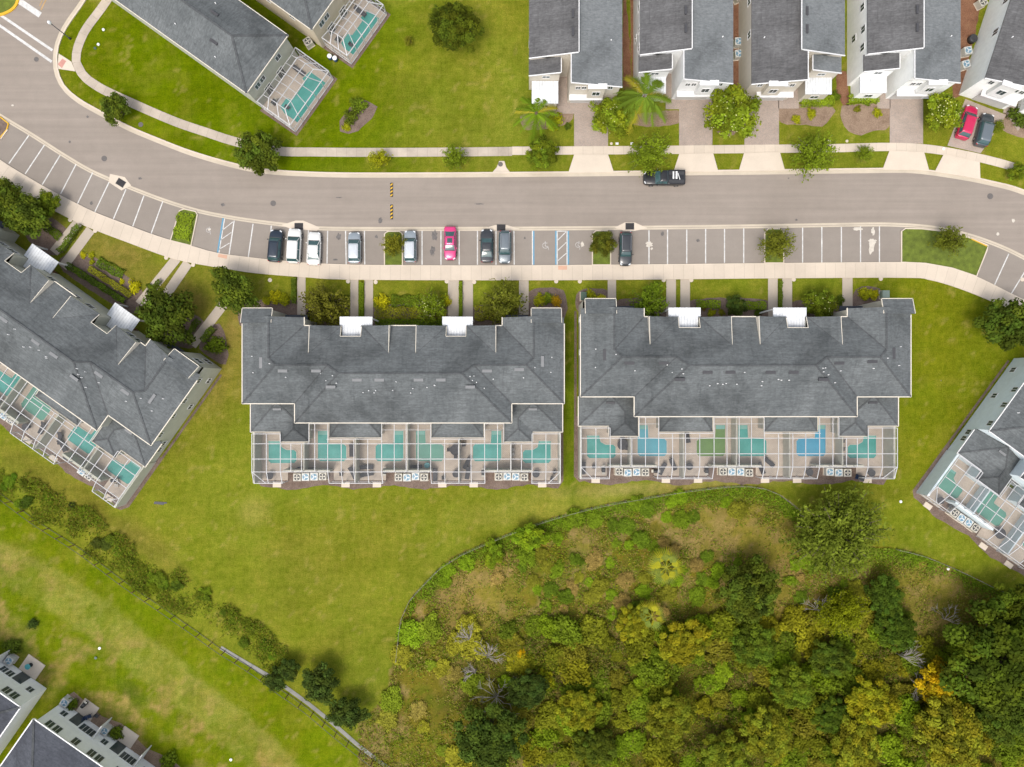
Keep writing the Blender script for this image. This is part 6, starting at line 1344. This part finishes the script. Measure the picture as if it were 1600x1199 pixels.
for a in ((565.5, 442, 565.5, 496, 7, .6, MG, 'narrow low hedge between the left pair of garden paths'), (720, 442, 720, 496, 5, .6, MG, 'narrow low hedge between the middle pair of garden paths'), (1218, 440, 1218, 492, 5, .6, DG, 'narrow low hedge between the right pair of garden paths'), (460, 435, 460, 475, 7, .5, DG, 'dark low hedge left of the first garden path'),
          (612, 471, 655, 471, 18, .35, (.085, .125, .016), 'low clipped green bed in the middle garden'), (586, 490, 698, 490, 19, .6, OL, 'wide olive hedge in the middle garden'), (588, 505, 698, 505, 10, .8, (.085, .13, .014), 'bright green hedge against the centre left wall'), (486, 470, 546, 470, 18, .3, (.10, .125, .02), 'low clipped bed left of the left path pair'), (486, 493, 546, 493, 20, .6, OL, 'olive hedge left of the left path pair'),
          (742, 490, 808, 490, 22, .6, OL, 'olive hedge right of the middle path pair'), (1086, 476, 1124, 476, 12, .7, MG, 'green hedge in the centre right garden, left'), (1163, 478, 1195, 478, 12, .7, MG, 'green hedge in the centre right garden, right'), (127, 353, 97, 395, 8, .8, DG, 'dark hedge between the two upper slanted paths'), (252, 438, 236, 462, 6, .6, DG, 'short dark hedge between the lower slanted paths'),
          (108, 415, 198, 472, 9, .8, (.06, .10, .014), 'long dark green hedge in the slanted garden'), (142, 420, 208, 463, 9, .6, OL, 'long olive hedge in the slanted garden'), (154, 409, 194, 430, 15, .3, (.075, .125, .014), 'rounded clipped green bed in the slanted garden'), (70, 352, 96, 372, 12, .4, (.075, .115, .014), 'clipped green bed in the upper slanted garden'), (336, 512, 318, 533, 9, .8, DG, 'dark hedge right of the last slanted path'), (312, 500, 296, 524, 8, .7, DG, 'dark hedge left of the last slanted path'),
          (1249, 162, 1299, 161, 13, .9, LG, 'clipped bright hedge below the third house porch'), (1322, 158, 1369, 157, 12, .9, LG, 'clipped bright hedge below the fourth house porch'), (292, 334, 284, 375, 25, .35, LG, 'bright green ground cover on the left parking island'), (845, 500, 845, 470, 3, .4, MG, 'thin hedge')):
    if a[-1] != 'thin hedge': hedge(*a)

# thicket along the dark fence
rt = random.Random(4); TH = [(-10, 735), (20, 745), (50, 762), (75, 778), (105, 795), (130, 800), (128, 830), (150, 815), (105, 815), (165, 850), (200, 880), (225, 893), (235, 905), (215, 912), (250, 905), (275, 915), (300, 925), (318, 932), (350, 958), (375, 968), (395, 985), (410, 1005), (425, 1025), (5, 762), (40, 785), (85, 805), (185, 865), (240, 920), (150, 850), (360, 975), (385, 1000), (420, 1010)]
TH = sorted(TH + [(x + rt.uniform(-14, 14), y + rt.uniform(-10, 10)) for x, y in TH])
NUMW = ['first','second','third','fourth','fifth','sixth','seventh','eighth','ninth','tenth','eleventh','twelfth','thirteenth','fourteenth','fifteenth','sixteenth','seventeenth','eighteenth','nineteenth','twentieth']
def ordw(n):
    if n < 20: return NUMW[n]
    t, u = divmod(n + 1, 10); tens = {2: 'twenty', 3: 'thirty', 4: 'forty', 5: 'fifty', 6: 'sixty', 7: 'seventy', 8: 'eighty', 9: 'ninety'}[t]
    return tens + '-' + NUMW[u - 1] if u else tens.replace('y', 'ieth')
TH = [p for p in TH if rt.random() < .62]
for i, (px, py) in enumerate(TH):
    nmc, c = rt.choice([('dark green', DG), ('mid green', MG), ('light green', LG), ('bright green', (.13, .20, .02)), ('bright green', (.15, .20, .02))]); r = rt.uniform(6, 12.5)
    if 80 < px < 130 and py < 815: nmc, c = 'blackish green', DK
    bush(px, py, r, tuple(v * rt.uniform(.7, .95) for v in c), f'{nmc} bush, {ordw(i)} from the upper left in the thicket beside the dark fence', rt.uniform(.45, .8), True, 'thicket bushes along the fence')
# fences
def fence(poly, h, postgap, lab, railm, postm, rails=2, mesh=True, rail_w=.05):
    P = [Vector(G(*p)) for p in catmull(poly, 18)]; x0, y0 = P[0]; e = empty('wire_fence', (x0, y0, 0)); tag(e, lab, 'fence'); b = MB()
    for a, c in zip(P[:-1], P[1:]):
        for k in range(rails): z = h - k * (h - .12) / max(1, rails - 1); b.beam((a.x - x0, a.y - y0, z), (c.x - x0, c.y - y0, z), rail_w, .05)
    b.build('rail', railm, e)
    Q = resample([(p.x, p.y) for p in P], max(2, int(sum((c - a).length for a, c in zip(P[:-1], P[1:])) / postgap)))
    for q in Q[:95]: pb = MB(); pb.box(-.05, .05, -.05, .05, 0, h + .05); pb.build('post', postm, e, (q.x - x0, q.y - y0, 0))
fence(FENCE, 1.5, 2.2, 'dark metal fence running diagonally between meadow and lawn', M['fence_metal'], M['wood'])
fence([(620, 1030), (628, 965), (640, 938), (690, 885), (720, 866), (800, 832), (870, 808), (940, 790), (1000, 779), (1080, 766), (1165, 759), (1215, 772), (1250, 800)], 1.1, 2.4, 'overgrown fence between the lawn and the left part of the wild scrub', M['fence_rail'], M['fence_rail'], rail_w=.04)
fence([(1400, 858), (1440, 868), (1500, 893), (1545, 915), (1620, 950), (1700, 990)], 1.1, 2.4, 'overgrown fence between the lawn and the right part of the wild scrub', M['fence_rail'], M['fence_rail'], rail_w=.04)
b = MB(); b.poly([(-1.0, -.15), (-.9, .2), (.9, .12), (1.0, -.05), (.2, -.25)], .05); b.poly([(-.3, -.2), (.5, -.3), (.3, .1)], .07); tag(b.build('tarpaulin', M['dark'], None, (*G(251, 786), 0)), 'dark flat scrap lying on the lawn beside the slanted row', 'scrap')

# ------------------------------------------------------------------ the wood
WT = [('feaL', 1318, 838, 88, (.085, .112, .024), 'huge feathery tree below the centre right row', .8), ('oakL', 1172, 925, 52, (.055, .080, .014), 'dark green tree left of the brown clearing path', 1.0), ('feaL', 1320, 962, 44, (.19, .215, .012), 'bright yellow green tree in the wood', 1.0), ('oakL', 1385, 935, 34, (.045, .08, .014), 'dark tree right of the yellow green one', 1.0), ('oakL', 1400, 985, 36, (.045, .08, .013), 'dark round tree at the clearing corner', 1.0),
      ('oakL', 1568, 1035, 88, (.050, .078, .010), 'largest dark green tree at the right edge of the wood', 1.0), ('oakL', 1600, 960, 55, (.052, .078, .010), 'dark tree cut by the right edge', 1.0), ('oak', 1470, 1068, 36, (.36, .27, .012), 'orange autumn tree in the wood', 1.1), ('oakL', 1365, 1100, 42, (.145, .150, .012), 'golden olive tree left of the orange one', 1.0), ('oakL', 765, 1155, 58, (.040, .068, .016), 'big dark tree at the left side of the wood', 1.0),
      ('oakL', 825, 1080, 34, (.035, .06, .018), 'dark tree beneath the dead branches', 1.0), ('oakL', 1490, 1150, 60, (.115, .115, .014), 'brownish olive tree at the bottom right', 1.0), ('oakL', 1180, 1010, 40, (.07, .11, .016), 'mid green tree below the dark one', 1.0), ('oakL', 1070, 1005, 40, (.140, .135, .012), 'golden olive tree right of the lower fan palm', 1.0), ('oakL', 990, 975, 30, (.135, .14, .013), 'golden tree left of the lower fan palm', 1.0),
      ('oakL', 1240, 1075, 40, (.06, .10, .014), 'green tree in the middle of the wood', 1.0), ('oakL', 1300, 1030, 34, (.055, .085, .014), 'dark green tree below the yellow green one', 1.0), ('oakL', 1575, 1120, 50, (.05, .08, .014), 'dark tree in the bottom right corner', 1.0), ('oakL', 1200, 1150, 44, (.10, .115, .015), 'olive tree near the bottom edge, right of the middle', 1.0), ('oakL', 1050, 1120, 42, (.09, .105, .014), 'olive green tree near the bottom edge, middle', 1.0),
      ('oak', 1440, 1075, 14, (.15, .15, .02), 'small olive tree left of the orange one', 1.0), ('oak', 1412, 1050, 10, (.20, .2, .02), 'small yellow tree above the golden olive one', 1.0), ('oak', 814, 1022, 9, (.40, .28, .01), 'small orange yellow bush at the left of the wood', 1.0), ('oak', 852, 1062, 16, (.19, .21, .014), 'bright yellow green small tree at the left of the wood', 1.0), ('oakL', 905, 1110, 36, (.115, .125, .012), 'olive tree in the lower left wood', 1.0), ('oakL', 930, 1170, 34, (.06, .085, .014), 'dark tree at the lower left of the wood', 1.0),
      ('oakL', 1340, 1170, 44, (.12, .13, .016), 'olive tree at the bottom edge left of the brownish one', 1.0), ('oakL', 1130, 1180, 38, (.075, .10, .014), 'green tree at the bottom edge, centre', 1.0), ('oakL', 1300, 1120, 30, (.05, .085, .013), 'dark gap tree between two olive ones', 1.0), ('oak', 830, 840, 26, (.10, .17, .012), 'bright green bush tree at the fence corner', .8), ('oak', 770, 865, 20, (.09, .15, .012), 'bright green bush tree left of the fence corner', .7)]
def blend(c, t): return tuple(a * (1 - t) + b_ * t for a, b_ in zip(c, (.125, .145, .016)))
for k, px, py, r, c, lab, zs in WT: tree(k, px, py, r, tuple(v * (1.45 if max(c) < .2 else 1.05) for v in (tuple(q * .82 for q in c) if 'dark' in lab else c if 'orange' in lab or 'yellow' in lab else blend(c, .22))), lab, zs * .9, name='wild_tree', hz=1.0)
rw = random.Random(21); wp = WOODPOLY
def free(px, py):
    return not ((1085 < px < 1235 and 800 < py < 862) or (1400 < px < 1520 and 870 < py < 1010) or (1205 < px < 1235 and 850 < py < 960) or (700 < px < 770 and 900 < py < 960) or (890 < px < 945 and 830 < py < 870))
cnt = 0; tries = 0; SP = []
while cnt < 280 and tries < 60000:
    tries += 1; px = rw.uniform(580, 1620); py = rw.uniform(762, 1215)
    ok = inpoly(np.array([px]), np.array([py]), wp)[0] and free(px, py); pden = 1.0 if py > 985 and px > 790 else (.6 if px > 690 else .22)
    if not ok or rw.random() > pden: continue
    if dseg(np.array([px]), np.array([py]), WOODC)[0] < 6: continue
    r = rw.uniform(10, 25) if py > 960 else rw.uniform(8, 17)
    if any((px - a) ** 2 + (py - b_) ** 2 < (.62 * (r + c_)) ** 2 for a, b_, c_ in SP): continue
    SP.append((px, py, r)); cnt += 1
LM = [(1320, 830, 'the huge feathery tree'), (1172, 925, 'the dark tree by the clearing path'), (1320, 962, 'the yellow green tree'), (1562, 1030, 'the largest dark tree'), (1470, 1068, 'the orange autumn tree'), (1365, 1100, 'the golden olive tree'), (765, 1155, 'the big dark left tree'), (1041, 887, 'the upper fan palm'), (1018, 963, 'the lower fan palm'), (775, 1082, 'the largest dead tree'), (814, 1022, 'the small orange bush'), (830, 840, 'the fence corner bush'), (1180, 1010, 'the mid green tree'), (1050, 1120, 'the olive green bottom tree'), (1240, 1190, 'the bottom edge of the wood'), (640, 1080, 'the open far left scrub'), (1490, 1150, 'the brownish olive tree'), (905, 1110, 'the lower left olive tree')]
PAL1 = [('olive', (.18, .19, .02)), ('golden', (.24, .22, .02)), ('olive', (.165, .19, .02)), ('green', (.12, .18, .02)), ('dark green', (.085, .13, .018)), ('bright green', (.16, .26, .018)), ('brownish', (.185, .16, .03)), ('olive', (.17, .18, .022)), ('green', (.14, .21, .02)), ('bright green', (.18, .27, .018))]
PAL2 = [('golden', (.27, .26, .04)), ('brownish', (.27, .22, .09)), ('light green', (.19, .25, .03)), ('olive', (.24, .235, .05))]
PAL3 = [('green', (.15, .22, .022)), ('dark green', (.11, .17, .02)), ('bright green', (.17, .26, .02)), ('olive', (.21, .21, .035)), ('brownish', (.29, .21, .11))]
rec = []
for px, py, r in SP:
    de = dseg(np.array([px]), np.array([py]), WOODC)[0]
    if de < 34 and px > 640: cn, c = rw.choice([PAL3[0], PAL3[1], PAL3[2], PAL3[2]])
    elif py > 960 and px > 780: cn, c = rw.choice(PAL1)
    elif px < 780 and py > 930: cn, c = rw.choice(PAL2)
    else: cn, c = rw.choice(PAL3)
    L_ = min(LM, key=lambda l: (l[0] - px) ** 2 + (l[1] - py) ** 2); dx, dy = px - L_[0], py - L_[1]
    side = ('right of' if dx > 0 else 'left of') if abs(dx) > abs(dy) else ('below' if dy > 0 else 'above')
    rec.append([cn, side, L_[2], math.hypot(dx, dy), px, py, r, c])
rec.sort(key=lambda q: (q[0], q[1], q[2], q[3])); prev = None; k = 0
for cn, side, ln, d_, px, py, r, c in rec:
    k = k + 1 if prev == (cn, side, ln) else 0; prev = (cn, side, ln)
    lab = f"{cn} wild shrub {side} {ln}" + ('' if k == 0 else f", {NUMW[k]} nearest to it") if k else f"{cn} wild shrub {side} {ln}, nearest to it"
    lab = ' '.join(lab.split()[:16]) if len(lab.split()) > 16 else lab; lab = lab.replace('the big dark tree at the wood left', 'the big dark left tree')
    dn = py > 960 and px > 780
    if dn: c = tuple(a * .72 + b_ * .25 for a, b_ in zip(c, (.165, .19, .02)))
    u_ = rw.uniform(.85, 1.15); c = tuple(v * u_ for v in c)
    bush(px, py, r * (1.25 if dn else 1.1), c, lab, rw.uniform(.6, 1.2) if dn else rw.uniform(.45, .75), True, 'wild shrubs in the scrub and wood', 'wild_shrub')
# ground-hugging growth, one countless mass
def undergrowth():
    n = 620000; px = rng.uniform(555, 1680, n); py = rng.uniform(755, 1235, n); ok = inpoly(px, py, wp); px, py = px[ok], py[ok]
    cl = vnoise(px, py, 16, 51, 4, .6); cl2 = vnoise(px, py, 40, 52, 4, .6)
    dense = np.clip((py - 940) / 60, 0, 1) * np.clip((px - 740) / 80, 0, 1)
    edge = 1 - sstep(8, 34, dseg(px, py, WOODC)); edge = edge * (px > 640)
    keep = rng.random(len(px)) < (.16 + .84 * sstep(.44, .60, cl) * (.45 + .55 * dense) + .6 * edge); px, py, cl, cl2, dense, edge = [a[keep] for a in (px, py, cl, cl2, dense, edge)]
    clr = np.zeros(len(px))
    for cx, cy, rx, ry in ((1140, 830, 95, 40), (1470, 935, 75, 65), (1222, 885, 26, 75), (738, 925, 60, 60), (920, 845, 34, 20), (1445, 1000, 32, 55), (830, 905, 16, 40), (1040, 812, 50, 16), (668, 1085, 50, 60), (655, 975, 16, 40)):
        clr = np.maximum(clr, 1 - sstep(.7, 1.2, np.hypot((px - cx) / rx, (py - cy) / ry) + (cl - .5) * 1.2))
    k2 = rng.random(len(px)) > clr * (.45 + .5 * sstep(.42, .58, cl2)); px, py, cl, cl2, dense, edge = [a[k2] for a in (px, py, cl, cl2, dense, edge)]
    m = len(px); z = np.abs(rng.normal(size=m)) * .10 + .05 + sstep(.45, .75, cl) * (.35 + .9 * dense) * rng.random(m)
    pal = np.array([(.21, .195, .035), (.16, .20, .025), (.26, .205, .11), (.13, .20, .02), (.22, .225, .03), (.185, .165, .05)])
    t = np.clip((cl2 - .3) / .4, 0, .999); idx = ((t * 3.2 + rng.random(m) * 2.6).astype(int)) % 6
    col = pal[idx]; g = np.array([.14, .24, .018]); col = col * (1 - (edge * .8)[:, None]) + g * (edge * .8)[:, None]; col *= rng.uniform(.7, 1.25, (m, 1))
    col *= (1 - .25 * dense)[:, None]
    C = np.stack([(px - 800) * S, (599.5 - py) * S, z], 1); N_ = rng.normal(size=(m, 3)) * .6 + np.array([0, 0, 1.])
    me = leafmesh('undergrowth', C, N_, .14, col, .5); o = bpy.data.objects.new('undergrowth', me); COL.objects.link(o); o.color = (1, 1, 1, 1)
    tag(o, 'tangled low scrub and weeds covering the ground of the wild land', 'undergrowth', kind='stuff')
undergrowth()
def fence_weeds():
    n = 150000; px = rng.uniform(-30, 450, n); py = rng.uniform(700, 1060, n); LN = [(-30, 742), (50, 775), (130, 822), (200, 880), (260, 915), (320, 950), (400, 1000), (432, 1030)]
    d = dseg(px, py, LN); nz = vnoise(px, py, 28, 61, 4, .6); k = (d < 30 * (nz * 1.6)) & (rng.random(n) < .8 * sstep(.36, .62, nz) + .12); px, py, nz, d = px[k], py[k], nz[k], d[k]; m = len(px)
    z = .03 + rng.random(m) * (.15 + .9 * sstep(.45, .75, nz)); pal = np.array([(.12, .18, .018), (.15, .19, .022), (.09, .13, .018), (.17, .15, .04)]); col = pal[rng.integers(0, 4, m)] * rng.uniform(.7, 1.25, (m, 1))
    me = leafmesh('fence_weeds', np.stack([(px - 800) * S, (599.5 - py) * S, z], 1), rng.normal(size=(m, 3)) * .6 + np.array([0, 0, 1.]), .13, col, .5); o = bpy.data.objects.new('fence_weeds', me); COL.objects.link(o); o.color = (1, 1, 1, 1)
    tag(o, 'tangled weeds and creepers between the thicket bushes along the dark fence', 'weeds', kind='stuff')
fence_weeds()
# dead trees
def dead(px, py, r, lab, rot=0, spread=6.28, n=16, lean=0):
    e = empty('dead_tree', (*G(px, py), 0), rot); tag(e, lab, 'dead tree'); R = r * S
    tb = MB(); tb.tube([(0, 0, 0), (.1, 0, R * .5), (.2, .1, R * .8)], [.10, .07, .04], 7); tb.build('trunk', M['deadwood'], e); bb = MB()
    for k in range(n):
        a = spread * (k / n - .5) + rnd.uniform(-.2, .2); L_ = R * rnd.uniform(.6, 1.1); z = R * rnd.uniform(.3, .7)
        p1 = (math.cos(a) * L_ * .5, math.sin(a) * L_ * .5, z + .2 * L_); p2 = (math.cos(a + .15) * L_, math.sin(a + .15) * L_, z + .15 * L_); bb.tube([(.1, 0, z * .8), p1, p2], [.045, .03, .012], 5)
        for q in range(4):
            t = rnd.uniform(.3, .9); s = [p1[i] * (1 - t) + p2[i] * t for i in range(3)]; a2 = a + rnd.uniform(-.9, .9); l2 = L_ * rnd.uniform(.2, .4); bb.tube([tuple(s), (s[0] + math.cos(a2) * l2, s[1] + math.sin(a2) * l2, s[2] + rnd.uniform(-.1, .3))], [.03, .012], 4)
    bb.build('branches', M['deadwood'], e)
for a in ((735, 995, 22, 'pale dead bush, uppermost of the left group', 2.2, 2.0), (762, 1022, 26, 'grey dead branches right of the uppermost', 1.2, 3.0), (745, 1045, 20, 'thin dead branches reaching left', 3.0, 1.6), (775, 1082, 34, 'largest grey dead tree at the left of the wood', 0, 6.28), (1270, 950, 26, 'pale dead branches beside the yellow green tree', 1.0, 3.5), (1400, 1020, 34, 'bare branches lying near the clearing', .5, 2.0), (1425, 1065, 22, 'dead twigs beside the orange tree', 0, 5.0), (1470, 965, 24, 'thin bare bush in the brown clearing', 1.2, 2.6, 9), (805, 1065, 8, 'short broken pale trunk beside dead branches', 1, 1.5)): dead(*a)
